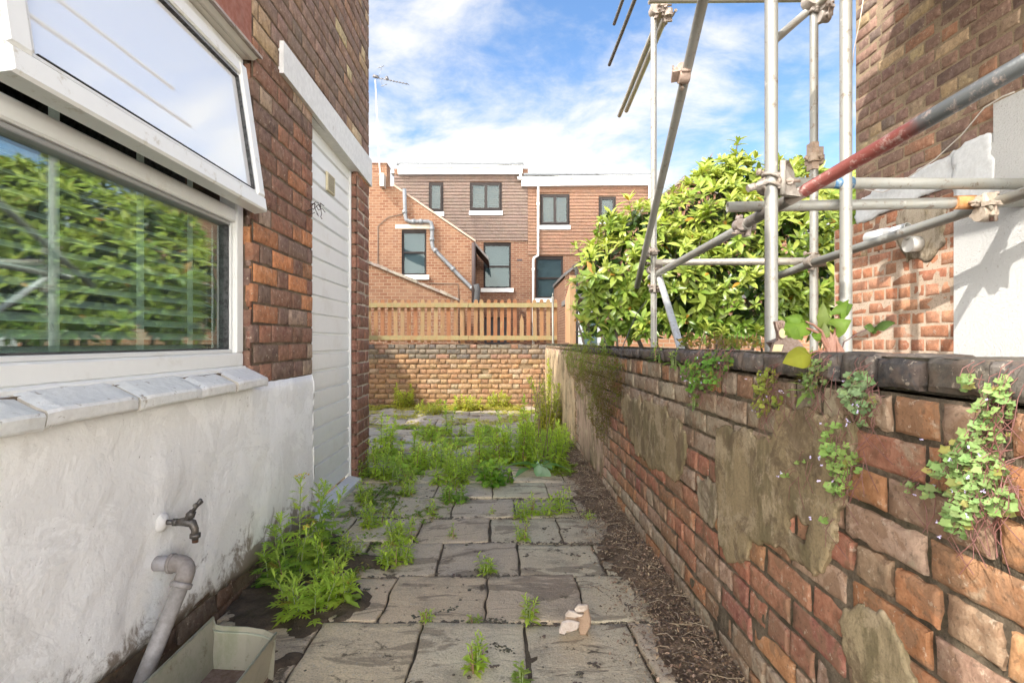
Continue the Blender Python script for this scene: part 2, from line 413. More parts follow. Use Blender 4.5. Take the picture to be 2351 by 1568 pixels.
LEFT_HOLES = [(DY0, DY1, -1, 2.59), (DY1-.01, 4.40, -1, 2.377), (WY0-.2, WY1, 0, 2.62)]
nearf = lambda u: 5 if u < 3.2 else 3
brickwall(wb, (XL, 0, 0), YV, ZV, XV, -.6, 4.385, zr, 4.2, .0913, .262, .130, 'flemish', left_col, 11, .012, LEFT_HOLES, nx=nearf, nz=2, proud=.0022, rough=.0011, worn=.22, edge=.004)
slabwall(wb, (XL, 0, 0), YV, ZV, XV, -.6, 4.385, 0, 4.2, .12, .0015, (.5, .5, .5), 1, [(DY0, DY1, 0, 2.40), (WY0, WY1, WZ0, WZ1)], -.003)
# window reveal far jamb and door jambs in brick, pier below the render line, and the end wall
brickwall(wb, (0, WY1, 0), XV, ZV, -YV, XL-.10, XL-.004, WZ0, WZ1, .0913, .14, .14, 's', left_col, 12, .012, nx=3, proud=.002)
wb.box((XL-.3, WY1+.004, 0), (XL-.02, DY0-.002, 4.1), (.16, .11, .08), 1)
wb.box((XL-.3, DY1+.006, 0), (XL-.02, 4.37, 4.1), (.16, .11, .08), 1)
wb.box((XL-.3, -.6, 2.66), (XL-.02, 4.37, 4.1), (.16, .11, .08), 1)
wb.box((XL-4.5, 4.33, 0), (XL-.31, 4.37, 4.1), (.16, .11, .08), 1)
brickwall(wb, (0, DY1, 0), XV, ZV, -YV, XL-.055, XL-.004, 0, 2.38, .0913, .2, .2, 's', pierc, 13, .012, nx=2, proud=.002)
brickwall(wb, (XL, 0, 0), YV, ZV, XV, DY1, 4.385, 0, 2.377, .0913, .235, .118, 'flemish', pierc, 14, .012, nx=4, proud=.004, rough=.003, worn=.3)
brickwall(wb, (0, 4.385, 0), -XV, ZV, YV, -XL, 5.6, 0, 4.2, .0913, .262, .13, 'flemish', left_col, 15, .012, nx=2, proud=.004)
wb.build('wall', [lb_m, lm_m], left)
pm2 = MB(); slabwall(pm2, (XL, 0, 0), YV, ZV, XV, DY1+.003, 4.383, .02, 2.37, .1, .0006, (.5, .5, .5), 0, (), -.0008); pm2.build('pier_pointing', mortar_material('pale_pointing', (.52, .44, .36), (.36, .29, .22), None, 0, .002), left)
rm_m = tinted('slate_roof', .7, .003, 40, (.05, .05, .04), .5, 5)
rf = MB(); rf.prism([(XL+.12, -.7, 4.14), (XL+.12, -.7, 4.24), (-5.8, -.7, 6.3), (-5.8, -.7, 6.2)], (0, 5.13, 0), (.10, .10, .11)); rf.build('roof', rm_m, left)
mh = MB()   # unseen taller gable block further left, added for its shadow on the end wall
mh.prism([(-12, 4.35, 0), (-6.2, 4.35, 0), (-6.2, 4.35, 5.85), (-8.9, 4.35, 10.2), (-12, 4.35, 10.2)], (0, -3, 0), (.16, .09, .06)); mh.build('shadow_gable', lb_m, left)
# painted render base
b = NB('white_render'); c = b.tint()
c = b.mix(b.rng(b.noise(4.5, 6, .7, .2), .50, .72, 0, .16), c, (.52, .48, .42))
c = b.mix(b.rng(b.noise(42, 6, .75), .64, .70, 0, .8), c, (.22, .18, .13))
c = b.mix(b.rng(b.noise(2.2, 7, .75, 1.4, off=(5, 5, 5)), .499, .503, 1, 0), c, b.mix(.10, c, (.2, .17, .13)))
sepz = b.n('ShaderNodeSeparateXYZ'); b.t.links.new(b.tc, sepz.inputs[0])
low = b.math('SUBTRACT', .34, sepz.outputs[2])
c = b.mix(b.math('MULTIPLY', b.rng(b.math('ADD', b.math('MULTIPLY', low, 1.1), b.noise(6, 7, .75, .4)), .60, .75), .85), c, (.17, .12, .08))  # splash dirt near the foot
h = b.math('ADD', b.math('MULTIPLY', b.noise(38, 8, .7), .8), b.math('MULTIPLY', b.noise(7, 4, .6, .5), 1.8))
wr_m = b.done(b.pbr(c, .82, b.bump(h, 1, .0048), spec=.3))
re = MB(); Rx = XL+.012
def rbot(y): return max(.015, .255-.075*y+.012*noise.noise(Vector((y*6, 0, 0)))+.006*noise.noise(Vector((y*21, 3, 0)))) if y < 3.06 else .05
cols = []
yy = -.6; yl = []
while yy < DY0: yl.append(yy); yy += .03
yl.append(DY0)
rows_n = 22
for y in yl:
    b0 = rbot(y); t0 = zr+.006*noise.noise(Vector((y*9, 1, 1)))
    col_ = [re.vert((Rx-.02, y, b0))]
    for k in range(rows_n+1):
        z = b0+(t0-b0)*k/rows_n
        bulge = .007*noise.noise(Vector((0, y*4.5, z*4.5)))+.003*noise.noise(Vector((0, y*14, z*14)))-(.012 if k in (0, rows_n) else 0)
        # the swollen patch of old pipework under the paint round the tap
        d = math.hypot(y-1.70, z-.62); bulge += .010*math.exp(-(d/.10)**2)+.016*math.exp(-((math.hypot(y-1.665, z-.505))/.035)**2)
        bulge += .0045*(1 if abs(noise.noise(Vector((y*3, z*3.0, 8)))) < .02 else 0)
        col_.append(re.vert((Rx+bulge, y, z)))
    col_.append(re.vert((Rx-.02, y, t0))); cols.append(col_)
for a, bb in zip(cols, cols[1:]):
    for k in range(len(a)-1): re.face((a[k], bb[k], bb[k+1], a[k+1]), (.90, .89, .86), smooth=True)
re.face([q for q in cols[-1]], (.7, .7, .68)); re.build('render_base', wr_m, left)
# rough brick plinth under the render
pb = MB(); brickwall(pb, (XL-.005, 0, 0), YV, ZV, XV, -.6, DY0, -.05, .30, .085, .25, .12, 'flemish', pal([(3, (.12, .065, .04)), (2, (.08, .05, .035)), (1, (.16, .12, .09))]), 21, .014, nx=3, worn=1.2, rough=.006)
slabwall(pb, (XL-.005, 0, 0), YV, ZV, XV, -.6, DY0, -.05, .30, .05, .006, (.5, .5, .5), 1, (), -.006); pb.build('plinth', [lb_m, mortar_material('plinth_mortar', (.06, .045, .03), (.03, .024, .018))], left)

# sill of painted sloping bricks
sill_m = tinted('painted_sill', .6, .003, 50, (.26, .21, .15), .8, 34, d_rng=(.60, .68))
sl = MB(); rnd = random.Random(3)
cuts = [.2, .62, 1.02, 1.245, 1.575, 1.86, 2.07, 2.315]
cuts = [.30, .80, 1.19, 1.50, 1.82, 2.06, 2.33]
for a, bb in zip(cuts, cuts[1:]):
    n = 8; g = {}; dz = rnd.uniform(-.003, .003); dx = rnd.uniform(-.004, .004); cc_ = jit((.74, .73, .70), .03, rnd)
    prof = [(XL-.035, .972), (XL+.045, .933), (XL+.066, .922), (XL+.070, .914), (XL+.068, .890), (XL+.064, .884), (XL+.004, .888)]
    for i in range(n+1):
        y = a+.004+(bb-a-.008)*i/n; e = .004 if i in (0, n) else 0
        for k, (x, z) in enumerate(prof):
            q = noise.noise(Vector((x*30, y*14, z*30)))*.003
            g[i, k] = sl.vert((x+dx-e+q, y, z+dz-e+q))
    for i in range(n):
        for k in range(len(prof)-1): sl.face((g[i, k], g[i, k+1], g[i+1, k+1], g[i+1, k]), cc_, smooth=False)
    sl.face([g[0, k] for k in range(len(prof))][::-1], (.5, .45, .38)); sl.face([g[n, k] for k in range(len(prof))], (.5, .45, .38))
sl.box((XL-.03, .3, .89), (XL+.055, 2.322, .915), (.25, .2, .15))
sl.build('sill', sill_m, left)

# window -------------------------------------------------------------
upvc = tinted('white_upvc', .32, 0, 30, (.45, .40, .30), .35, 7, spec=.5, var=.02, d_rng=(.55, .75))
dark_m = tinted('dark_gap', .9)
win = MB(); FX = XL-.045          # frame face
def bar(mb, x0, x1, y0, y1, z0, z1, col=(.78, .78, .75), bev=.006):
    """frame bar with chamfered front edges, front towards +X"""
    mb.prism([(x0, y0, z0), (x0, y1, z0), (x0, y1, z1), (x0, y0, z1)], (x1-x0-bev, 0, 0), col)
    xb = x1-bev
    a = [mb.vert(p) for p in ((xb, y0, z0), (xb, y1, z0), (xb, y1, z1), (xb, y0, z1))]
    c2 = [mb.vert(p) for p in ((x1, y0+bev, z0+bev), (x1, y1-bev, z0+bev), (x1, y1-bev, z1-bev), (x1, y0+bev, z1-bev))]
    mb.face(c2, col)
    for k in range(4): mb.face((a[k], a[(k+1) % 4], c2[(k+1) % 4], c2[k]), col)
Wa, Wb_ = .36, 2.31
bar(win, FX-.06, FX+.012, Wa, Wb_, .972, 1.030)                 # bottom rail
bar(win, FX-.02, FX+.03, Wa, Wb_-.01, .952, .973)             # sill nose
bar(win, FX-.06, FX+.012, Wb_-.062, Wb_, 1.031, 2.325)          # far stile
bar(win, FX-.06, FX+.012, Wa, Wa+.062, 1.031, 2.325)
bar(win, FX-.06, FX+.012, Wa+.063, Wb_-.063, 2.262, 2.325)      # head
bar(win, FX-.06, FX+.010, Wa+.063, Wb_-.063, 1.590, 1.650)      # transom
bar(win, FX-.05, FX-.004, Wa+.063, Wb_-.063, 1.0305, 1.046, (.7, .7, .68), .003)   # beads
bar(win, FX-.05, FX-.004, Wb_-.079, Wb_-.0635, 1.047, 1.589, (.7, .7, .68), .003)
bar(win, FX-.05, FX-.004, Wa+.063, Wb_-.080, 1.574, 1.5895, (.3, .3, .3), .003)
wo = win.build('window', upvc, left)
seal = MB(); seal.box((FX-.052, Wb_-.085, 1.047), (FX-.012, Wb_-.0795, 1.573), (.03, .03, .03)); seal.box((FX-.052, Wa+.064, 1.0465), (FX-.012, Wb_-.086, 1.052), (.03, .03, .03)); seal.build('gasket', dark_m, wo)
gl = MB(); gl.box((FX-.044, Wa+.06, 1.04), (FX-.032, Wb_-.075, 1.585)); gl.build('pane', glass_material('window_glass', .12, .95, (.30, .36, .32), 0.0, .30), wo)
bar(win2 := MB(), FX-.06, FX+.012, 1.00, 1.06, 1.641, 2.261); win2.build('mullion', upvc, wo)
g2 = MB(); g2.box((FX-.044, Wa+.06, 1.645), (FX-.032, .998, 2.258)); g2.build('pane', glass_material('side_glass', .12, .95, (.3, .36, .32), 0, .3), wo)
# top-hung vent, swung out at the foot
hinge = Vector((FX+.02, 0, 2.262)); ang = math.atan2(.088, .60)
def sw(x, y, z):      # local: x out, z up from hinge (negative down)
    return Vector((hinge.x+x*math.cos(ang)-z*math.sin(ang), y, hinge.z+z*math.cos(ang)+x*math.sin(ang)))
sa = MB(); SY0, SY1, SH = 1.08, 2.265, -.632
def sbar(mb, x0, x1, y0, y1, z0, z1, col=(.80, .80, .77), bev=.007):
    i = [mb.vert(sw(*p)) for p in ((x0,y0,z0),(x0,y1,z0),(x0,y1,z1),(x0,y0,z1),(x1-bev,y0,z0),(x1-bev,y1,z0),(x1-bev,y1,z1),(x1-bev,y0,z1),(x1,y0+bev,z0+bev),(x1,y1-bev,z0+bev),(x1,y1-bev,z1-bev),(x1,y0+bev,z1-bev))]
    for q in ((3,2,1,0),(0,1,5,4),(1,2,6,5),(2,3,7,6),(3,0,4,7),(4,5,9,8),(5,6,10,9),(6,7,11,10),(7,4,8,11),(8,9,10,11)): mb.face([i[k] for k in q], col)
for s0, s1 in ((SY0, SY1),):
    sbar(sa, -.03, .028, s0, s1, SH, SH+.062); sbar(sa, -.03, .028, s0, s0+.062, SH+.0625, 0); sbar(sa, -.03, .028, s1-.062, s1, SH+.0625, 0); sbar(sa, -.03, .028, s0+.0625, s1-.0625, -.060, 0)
    sbar(sa, -.028, .018, s0+.0625, s1-.0625, SH+.0627, SH+.078, (.72, .72, .70), .004); sbar(sa, -.028, .018, s1-.078, s1-.0627, SH+.0785, -.0605, (.55, .56, .57), .004)
    sbar(sa, -.028, .018, s0+.0627, s0+.078, SH+.0785, -.0605, (.72, .72, .70), .004); sbar(sa, -.028, .018, s0+.0785, s1-.0785, -.076, -.0605, (.25, .26, .27), .004)
so = sa.build('sash', tinted('sash_upvc', .32, 0, 30, (.40, .33, .20), .55, 16, var=.02, d_rng=(.57, .72)), wo)
gk = MB(); sbar(gk, -.02, .0205, SY1-.0805, SY1-.0775, SH+.08, -.075, (.02, .02, .02), .0008); sbar(gk, -.02, .0205, SY0+.08, SY1-.08, -.079, -.0758, (.02, .02, .02), .0008); sbar(gk, -.02, .0205, SY0+.08, SY1-.081, SH+.0775, SH+.0795, (.05, .05, .05), .0005); gk.build('gasket', dark_m, so)
sg = MB(); pp = [sw(-.004, y, z) for y, z in ((SY0+.07, SH+.07), (SY1-.07, SH+.07), (SY1-.07, -.07), (SY0+.07, -.07))]; sg.prism(pp, (sw(.006, 0, 0)-sw(-.004, 0, 0)))
sg.build('pane', glass_material('vent_glass', .36, .0, (.93, .93, .93), .004, .12), so)
gs = MB()
for z0 in (SH+.085,): gs.box(sw(-.024, SY0+.08, z0), sw(-.018, SY0+.082, z0+.01), (.1, .1, .1))
h1 = MB(); h1.prism([sw(-.028, 1.12, -.50), sw(-.022, 1.12, -.50), sw(-.022, 1.12, -.56), sw(-.028, 1.12, -.56)], (0, .07, 0), (.75, .74, .7)); h1.build('handle', upvc, so)
st = MB()   # friction stays
for y in (SY1-.05,): st.prism([(FX-.02, y, 1.70), (FX+.0, y, 1.70), sw(-.03, y, SH+.10), sw(-.03, y, SH+.13)], (0, .012, 0), (.5, .5, .5))
st.build('stay', tinted('steel', .4, metal=.8), wo)
# slatted blind and dim room
bl = MB(); BX = FX-.13
z = 1.05
while z < 2.25:
    bl.prism([(BX-.028, Wa+.02, z+.014), (BX-.028, Wa+.02, z+.016), (BX+.022, Wa+.02, z-.009), (BX+.022, Wa+.02, z-.011)], (0, 1.90, 0), (.72, .80, .72)); z += .047
for y in (.55, 1.02, 1.44, 1.79, 2.08): bl.prism([(BX+.030, y, 1.03), (BX+.0315, y, 1.03), (BX+.0315, y+.036, 1.03), (BX+.030, y+.036, 1.03)], (0, 0, 1.25), (.75, .84, .76))
bl.build('blind', tinted('blind', .6), wo)
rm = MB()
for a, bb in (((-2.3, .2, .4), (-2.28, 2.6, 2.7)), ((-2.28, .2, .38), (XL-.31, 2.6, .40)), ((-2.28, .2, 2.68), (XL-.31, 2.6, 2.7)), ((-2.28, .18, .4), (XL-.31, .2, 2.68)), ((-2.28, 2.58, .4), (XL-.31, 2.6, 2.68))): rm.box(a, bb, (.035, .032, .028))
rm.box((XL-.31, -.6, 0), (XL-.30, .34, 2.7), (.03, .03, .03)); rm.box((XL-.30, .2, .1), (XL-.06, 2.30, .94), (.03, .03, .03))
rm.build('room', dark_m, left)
# red painted lintel over the window and the creasing tiles under it
lt = MB(); lt.box((XL-.10, -.3, 2.362), (XL+.006, 2.30, 2.615), (.30, .10, .055)); lt.build('window_lintel', tinted('red_lintel', .75, .002, 30, (.20, .09, .06), .5, 6), left)
ct = MB(); y = .1; rnd = random.Random(8)
while y < 2.30:
    l = min(.165, 2.32-y); ct.prism([(XL-.06, y+.002, 2.352), (XL-.06, y+.002, 2.360), (XL+.048, y+.002, 2.340+rnd.uniform(-.002, .002)), (XL+.048, y+.002, 2.328)], (0, l-.004, 0), jit((.40, .34, .29), .1, rnd)); y += .165
ct.build('creasing_tiles', tinted('creasing_tile', .8, .002, 40, (.2, .16, .13), .4, 9), left)
hd = MB(); hd.prism([(XL-.06, .3, 2.326), (XL-.06, .3, 2.350), (XL+.03, .3, 2.330), (XL+.01, .3, 2.320)], (0, 2.01, 0), (.62, .58, .52)); hd.build('head_trim', upvc, left)
# doorway: painted lintel board, ribbed white door, vent, threshold
ln = MB(); bx = XL+.024
ln.prism([(XL-.12, 2.60, 2.415), (XL-.12, 4.395, 2.378), (XL-.12, 4.395, 2.60), (XL-.12, 2.60, 2.575)], (bx-XL+.12, 0, 0), (.76, .75, .72))
ln.build('door_lintel', tinted('painted_board', .55, .001, 30, (.35, .30, .24), .5, 8, d_rng=(.6, .72)), left)
dr = MB(); dxx = XL-.055
z = .06; k = 0
while z < 2.40:
    z1 = min(z+.118, 2.402); g_ = .012
    dr.prism([(dxx-.04, DY0, z), (dxx-.018, DY0, z), (dxx-.018, DY0, z+g_), (dxx, DY0, z+g_+.006), (dxx, DY0, z1-.004), (dxx-.018, DY0, z1), (dxx-.04, DY0, z1)], (0, DY1-DY0-.02, 0), (.80, .81, .80)); z = z1
do = dr.build('door', tinted('white_door', .38, 0, 20, (.6, .58, .52), .3, 5, var=.02), left)
fr = MB(); fr.box((dxx-.03, DY1-.019, .03), (dxx+.012, DY1-.002, 2.40), (.72, .72, .70)); fr.build('door_frame', upvc, left)
dv = MB(); vy, vz = 3.46, 2.08
dv.prism([(dxx+.001, vy, vz), (dxx+.014, vy+.006, vz+.006), (dxx+.014, vy+.006, vz+.124), (dxx+.001, vy, vz+.13)], (0, .15, 0), (.52, .45, .28))
for i in range(9):
    for j in range(6): dv.box((dxx+.0141, vy+.020+j*.020, vz+.016+i*.0115), (dxx+.0150, vy+.033+j*.020, vz+.022+i*.0115), (.10, .08, .04))
dv.build('air_vent', tinted('vent', .5), do)
th = MB(); th.prism([(XL-.06, DY0-.02, .0), (XL+.035, DY0-.02, .0), (XL+.035, DY0-.02, .035), (XL-.06, DY0-.02, .055)], (0, DY1-DY0+.01, 0), (.72, .71, .68)); th.build('threshold', sill_m, left)
wire = MB(); rnd = random.Random(4)
for s in range(5):
    p = Vector((XL+.01, 3.02, 1.84+s*.012)); pts_ = [p]
    for i in range(6): p = p+Vector((rnd.uniform(-.01, .025), rnd.uniform(-.03, .03), rnd.uniform(-.035, .03))); pts_.append(p)
    wire.tube(pts_, .0022, 5, (.04, .02, .015))
wire.build('wire_bracket', dark_m, left)

# ================================================================== RIGHT GARDEN WALL
XR = .761
gw = thing('garden_wall', 'old weathered brick garden wall topped with dark blue coping bricks on the right', 'wall', (XR+.11, 2.5, 0))
gb_m = brick_material('garden_brick', (.10, .08, .05), .6, (.46, .38, .27), .6, .007, 75, tone2=(.25, .15, .09), tone_amt=.65)
gm_m = mortar_material('garden_mortar', (.30, .235, .165), (.10, .08, .055), (.07, .075, .03), .5, .016)
orange = pal([(4, (.46, .20, .085)), (3, (.38, .18, .09)), (2, (.30, .17, .10)), (1, (.54, .27, .12))])
grey = pal([(4, (.36, .28, .20)), (3, (.42, .34, .24)), (1.5, (.32, .19, .13)), (1, (.48, .41, .31))])
redd = pal([(4, (.38, .15, .09)), (2, (.32, .12, .085)), (2, (.44, .20, .11)), (1, (.38, .28, .21))])
pinkish = pal([(3, (.48, .31, .23)), (2, (.42, .25, .18)), (1.5, (.50, .37, .28))])
def gcol(u, v, rnd):
    if u > 3.6: return (pinkish if rnd.random() < .75 else grey)(u, v, rnd)
    if u < 1.15: return (orange if rnd.random() < .5 else redd if rnd.random() < .4 else umber)(u, v, rnd)
    if v > .62: return (grey if rnd.random() < .85 else orange)(u, v, rnd)
    if v > .15: return (redd if rnd.random() < .6 else orange if rnd.random() < .6 else umber)(u, v, rnd)
    return (grey if rnd.random() < .6 else orange)(u, v, rnd)
umber = pal([(3, (.36, .23, .15)), (2, (.42, .29, .20)), (1, (.30, .16, .10))])
wm_ = MB(); top = .985
def topz(u): return 1.055-.006*u
CH = .085
brickwall(wm_, (XR, 0, 0), YV, ZV, -XV, -.3, 8.75, -.0742, top-.004, .0811, .225, .112, 'garden', gcol, 31, .013, (),
          nx=lambda u: 10 if u < 2 else (6 if u < 3.5 else 3), nz=lambda u: 4 if u < 2 else 2, proud=.0036, rough=.0024,
          worn=lambda u, v, r: .45 if r.random() > .2 else 1.3, edge=.0055, depth=.035)
slabwall(wm_, (XR, 0, 0), YV, ZV, -XV, -.3, 8.75, -.03, top-.004, .016, .0075, (.5, .5, .5), 1, (), -.0035)
slabwall(wm_, (XR+.225, 0, 0), YV, ZV, XV, -.3, 8.75, -.03, top, .3, .003, (.5, .5, .5), 1, (), 0)
slabwall(wm_, (XR, 0, top+.015), YV, XV, ZV, -.3, 8.75, .0, .225, .08, .004, (.5, .5, .5), 1, (), 0)
wm_.build('brickwork', [gb_m, gm_m], gw)
cp_m = brick_material('blue_coping_brick', (.02, .02, .02), .5, (.20, .19, .17), .45, .005, 60, .7)
cp = MB(); rnd = random.Random(17); y = -.3
while y < 8.7:
    l = rnd.uniform(.106, .122) if y > 1.05 else rnd.uniform(.112, .13)
    zt = topz(y)+rnd.uniform(-.004, .003)
    col = jit(rnd.choice([(.055, .06, .068), (.07, .07, .075), (.045, .048, .055), (.10, .095, .09)]), .15, rnd)
    if y > 5.5: col = jit((.30, .21, .13), .2, rnd)
    nn_ = 5 if y < 2.5 else 2
    dx = rnd.uniform(-.006, .004)
    brick(cp, (XR+dx, 0, 0), YV, ZV, -XV, y+.004, y+l-.005, top+.006, zt, rnd, col, nx=nn_, nz=3, proud=.004, rough=.005, depth=.20, edge=.009, worn=.9, seed=y*5)
    O = Vector((XR+.002+dx, 0, zt-.004))
    brick(cp, O, YV, XV, ZV, y+.006, y+l-.006, .003, .215, rnd, col, nx=2, nz=4, proud=.002, rough=.004, depth=.02, edge=.006, worn=.9, seed=y*3)
    y += l
cp.build('coping', cp_m, gw)
cf = MB(); slabwall(cf, (XR+.008, 0, 0), YV, ZV, -XV, -.3, 8.72, top, top+.065, .03, .004, (.5, .5, .5), 0, (), -.008)
slabwall(cf, (XR+.01, 0, top+.055), YV, XV, ZV, -.3, 8.72, .0, .21, .03, .004, (.5, .5, .5), 0, (), 0)
cf.build('bed_joint', mortar_material('wall_top_soil', (.14, .12, .085), (.06, .05, .035), (.09, .10, .03), .7, .01), gw)
# remains of cement render: sheets with broken edges standing proud of the brick
b = NB('cement_render'); c = b.tint()
c = b.mix(b.rng(b.noise(4, 6, .7, .5, stretch=(1, 1.6, .5)), .44, .60, 0, .8), c, (.17, .14, .075))
c = b.mix(b.rng(b.noise(9, 7, .75, .3, off=(4, 1, 6)), .50, .62, 0, .75), c, (.48, .38, .25))
c = b.mix(b.rng(b.noise(6, 6, .7, .5, off=(8, 1, 2)), .52, .62, 0, .7), c, (.15, .105, .065))
c = b.mix(b.rng(b.noise(3.0, 7, .8, 1.6, off=(2, 6, 1)), .498, .504, .8, 0), c, c)
c = b.mix(b.rng(b.noise(150, 3, .6), .45, .75, 0, .4), c, (.12, .10, .07))
h = b.math('ADD', b.math('MULTIPLY', b.noise(60, 8, .7), .7), b.math('MULTIPLY', b.noise(9, 5, .65), 1.6))
cem_m = b.done(b.pbr(c, .93, b.bump(h, 1, .006), spec=.2))
def patch(name, outline, thick, seed, hole=None, step=.012, base=(.34, .26, .15), X=XR, m=cem_m, nx=-1, wob=.012, amp=.0035):
    """outline in (y,z) on the wall face; grid cells inside kept, edges broken by noise"""
    ys_ = [p[0] for p in outline]; zs_ = [p[1] for p in outline]
    def inside(poly, y, z):
        c = False; n = len(poly); j = n-1
        for i in range(n):
            (yi, zi), (yj, zj) = poly[i], poly[j]
            if (zi > z) != (zj > z) and y < (yj-yi)*(z-zi)/(zj-zi)+yi: c = not c
            j = i
        return c
    mb = MB(); y0, z0 = min(ys_)-.03, min(zs_)-.03; ny = int((max(ys_)+.03-y0)/step); nz = int((max(zs_)+.03-z0)/step)
    def keep(i, j):
        y, z = y0+(i+.5)*step, z0+(j+.5)*step
        a = y+noise.noise(Vector((y*14, z*14, seed)))*wob+noise.noise(Vector((y*45, z*45, seed)))*wob*.5
        bb = z+noise.noise(Vector((y*14, z*14, seed+5)))*wob+noise.noise(Vector((y*45, z*45, seed+9)))*wob*.5
        if hole and inside(hole, a, bb): return False
        return inside(outline, a, bb)
    K = {(i, j) for i in range(ny) for j in range(nz) if keep(i, j)}; vt = {}
    def n4_(i, j): return sum(((i+a, j+bb) in K) for a in (-1, 0) for bb in (-1, 0))
    E_ = {}
    for (i, j) in K:
        for q in ((i, j), (i+1, j), (i, j+1), (i+1, j+1)):
            if n4_(*q) < 4: E_[q] = (y0+q[0]*step, z0+q[1]*step)
    for it in range(1):
        N2 = {}
        for (i, j), (a, bb) in E_.items():
            nb = [E_[q] for q in ((i+1, j), (i-1, j), (i, j+1), (i, j-1)) if q in E_]
            if len(nb) >= 2: N2[i, j] = (a*.4+.6*sum(q[0] for q in nb)/len(nb), bb*.4+.6*sum(q[1] for q in nb)/len(nb))
            else: N2[i, j] = (a, bb)
        E_ = N2
    def vv(i, j, back=False):
        k = (i, j, back)
        if k not in vt:
            y, z = y0+i*step, z0+j*step
            n4 = n4_(i, j)
            if (i, j) in E_: y, z = E_[i, j]
            y += noise.noise(Vector((y*40, z*40, seed+2)))*step*.4*(n4 < 4); z += noise.noise(Vector((y*40, z*40, seed+4)))*step*.4*(n4 < 4)
            t = thick+amp*(noise.noise(Vector((y*8, z*8, seed)))+.4*noise.noise(Vector((y*25, z*25, seed))))-(.0035 if n4 < 4 else 0)
            vt[k] = mb.vert((X+nx*(0 if back else t), y, z))
        return vt[k]
    for (i, j) in K:
        f = (vv(i, j), vv(i+1, j), vv(i+1, j+1), vv(i, j+1)); mb.face(f[::nx], base, smooth=True)
        for (a, bb, e) in ((-1, 0, ((i, j+1), (i, j))), (1, 0, ((i+1, j), (i+1, j+1))), (0, -1, ((i, j), (i+1, j))), (0, 1, ((i+1, j+1), (i, j+1)))):
            if (i+a, j+bb) not in K:
                (p, q) = e; f = (vv(*q), vv(*p), vv(*p, True), vv(*q, True)); mb.face(f[::nx], (base[0]*.75, base[1]*.72, base[2]*.7))
    return mb.build(name, m, gw if X == XR else None)
def wy(x, y): rel = x-VX; return (XR*FP/rel, EYE-(y-VY)*XR/rel)
patch('render_patch', [wy(*p) for p in ((1428, 905), (1470, 915), (1520, 935), (1570, 965), (1580, 1010), (1573, 1080), (1555, 1105), (1520, 1085), (1480, 1060), (1450, 1010), (1432, 960))], .012, 3, step=.012, wob=.035)
patch('render_patch', [wy(*p) for p in ((1650, 980), (1700, 985), (1785, 1015), (1790, 935), (1850, 935), (1975, 965), (1975, 1060), (1955, 1130), (1930, 1200), (1915, 1265), (1908, 1310), (1870, 1318), (1810, 1270), (1765, 1245), (1740, 1250), (1712, 1300), (1675, 1290), (1655, 1240), (1650, 1130))], .013, 7,
      hole=[wy(*p) for p in ((1822, 1180), (1850, 1190), (1865, 1215), (1862, 1245), (1840, 1238), (1822, 1215))], step=.007, wob=.022)
patch('render_patch', [wy(*p) for p in ((1945, 1400), (2000, 1395), (2045, 1430), (2080, 1480), (2120, 1540), (2150, 1620), (2060, 1660), (1985, 1600), (1940, 1500))], .010, 12, step=.006, base=(.42, .33, .20), wob=.022)
patch('render_patch', [wy(*p) for p in ((1602, 1095), (1650, 1110), (1652, 1180), (1640, 1215), (1610, 1180))], .009, 15, step=.008, base=(.44, .36, .26), wob=.03)
patch('render_patch', [(5.2, .0), (5.2, .5), (5.45, .93), (6.2, .95), (8.7, .95), (8.7, .0)], .016, 21, step=.05, base=(.50, .36, .22), wob=.08)
patch('render_patch', [(3.9, .05), (3.75, .40), (4.0, .62), (4.5, .66), (4.9, .8), (5.15, .7), (5.1, .3), (4.8, .05)], .012, 25, step=.03, base=(.42, .29, .22), wob=.06)

# ================================================================== BACK BOUNDARY WALL
YB = 8.80
bw = thing('boundary_wall', 'low eroded orange brick wall across the end of the yard under the picket fence', 'wall', (-1, YB+.1, 0))
bb_m = brick_material('yard_brick', (.10, .085, .06), .5, (.60, .50, .36), .4, .01, 40)
bmb = MB()
or2 = pal([(4, (.52, .29, .14)), (3, (.58, .36, .19)), (1.5, (.44, .23, .12)), (1, (.60, .43, .27))])
gr2 = pal([(3, (.26, .22, .17)), (2, (.34, .26, .18)), (1.2, (.40, .22, .14)), (1, (.16, .15, .14))])
def bcol(u, v, rnd): return (gr2 if v > .80+.1*noise.noise(Vector((u*2, 0, 0))) else or2)(u, v, rnd)
brickwall(bmb, (0, YB, 0), XV, ZV, -YV, -4.5, .95, -.05, 1.035, .0835, .23, .115, 'flemish', bcol, 41, .012, nx=4, nz=2, proud=.006, rough=.0055, edge=.006,
          worn=lambda u, v, r: 2.6 if (.45 < v < .75 and r.random() < .5) else 1.0, skip=lambda u, v, r: (.55 < v < .72 and noise.noise(Vector((u*1.7, 4, 0))) > .15 and r.random() < .55))
slabwall(bmb, (0, YB, 0), XV, ZV, -YV, -4.5, .97, -.05, 1.03, .06, .012, (.5, .5, .5), 1, (), -.012)
slabwall(bmb, (0, YB-.01, 1.035), XV, YV, ZV, -4.5, .97, .0, .23, .06, .008, (.5, .5, .5), 1, (), 0)
slabwall(bmb, (0, YB+.22, 0), XV, ZV, YV, -4.5, .97, -.05, 1.03, .5, .003, (.5, .5, .5), 1, (), 0)
bmb.build('brickwork', [bb_m, mortar_material('yard_mortar', (.42, .30, .18), (.26, .18, .11), (.10, .10, .04), .4, .012)], bw)
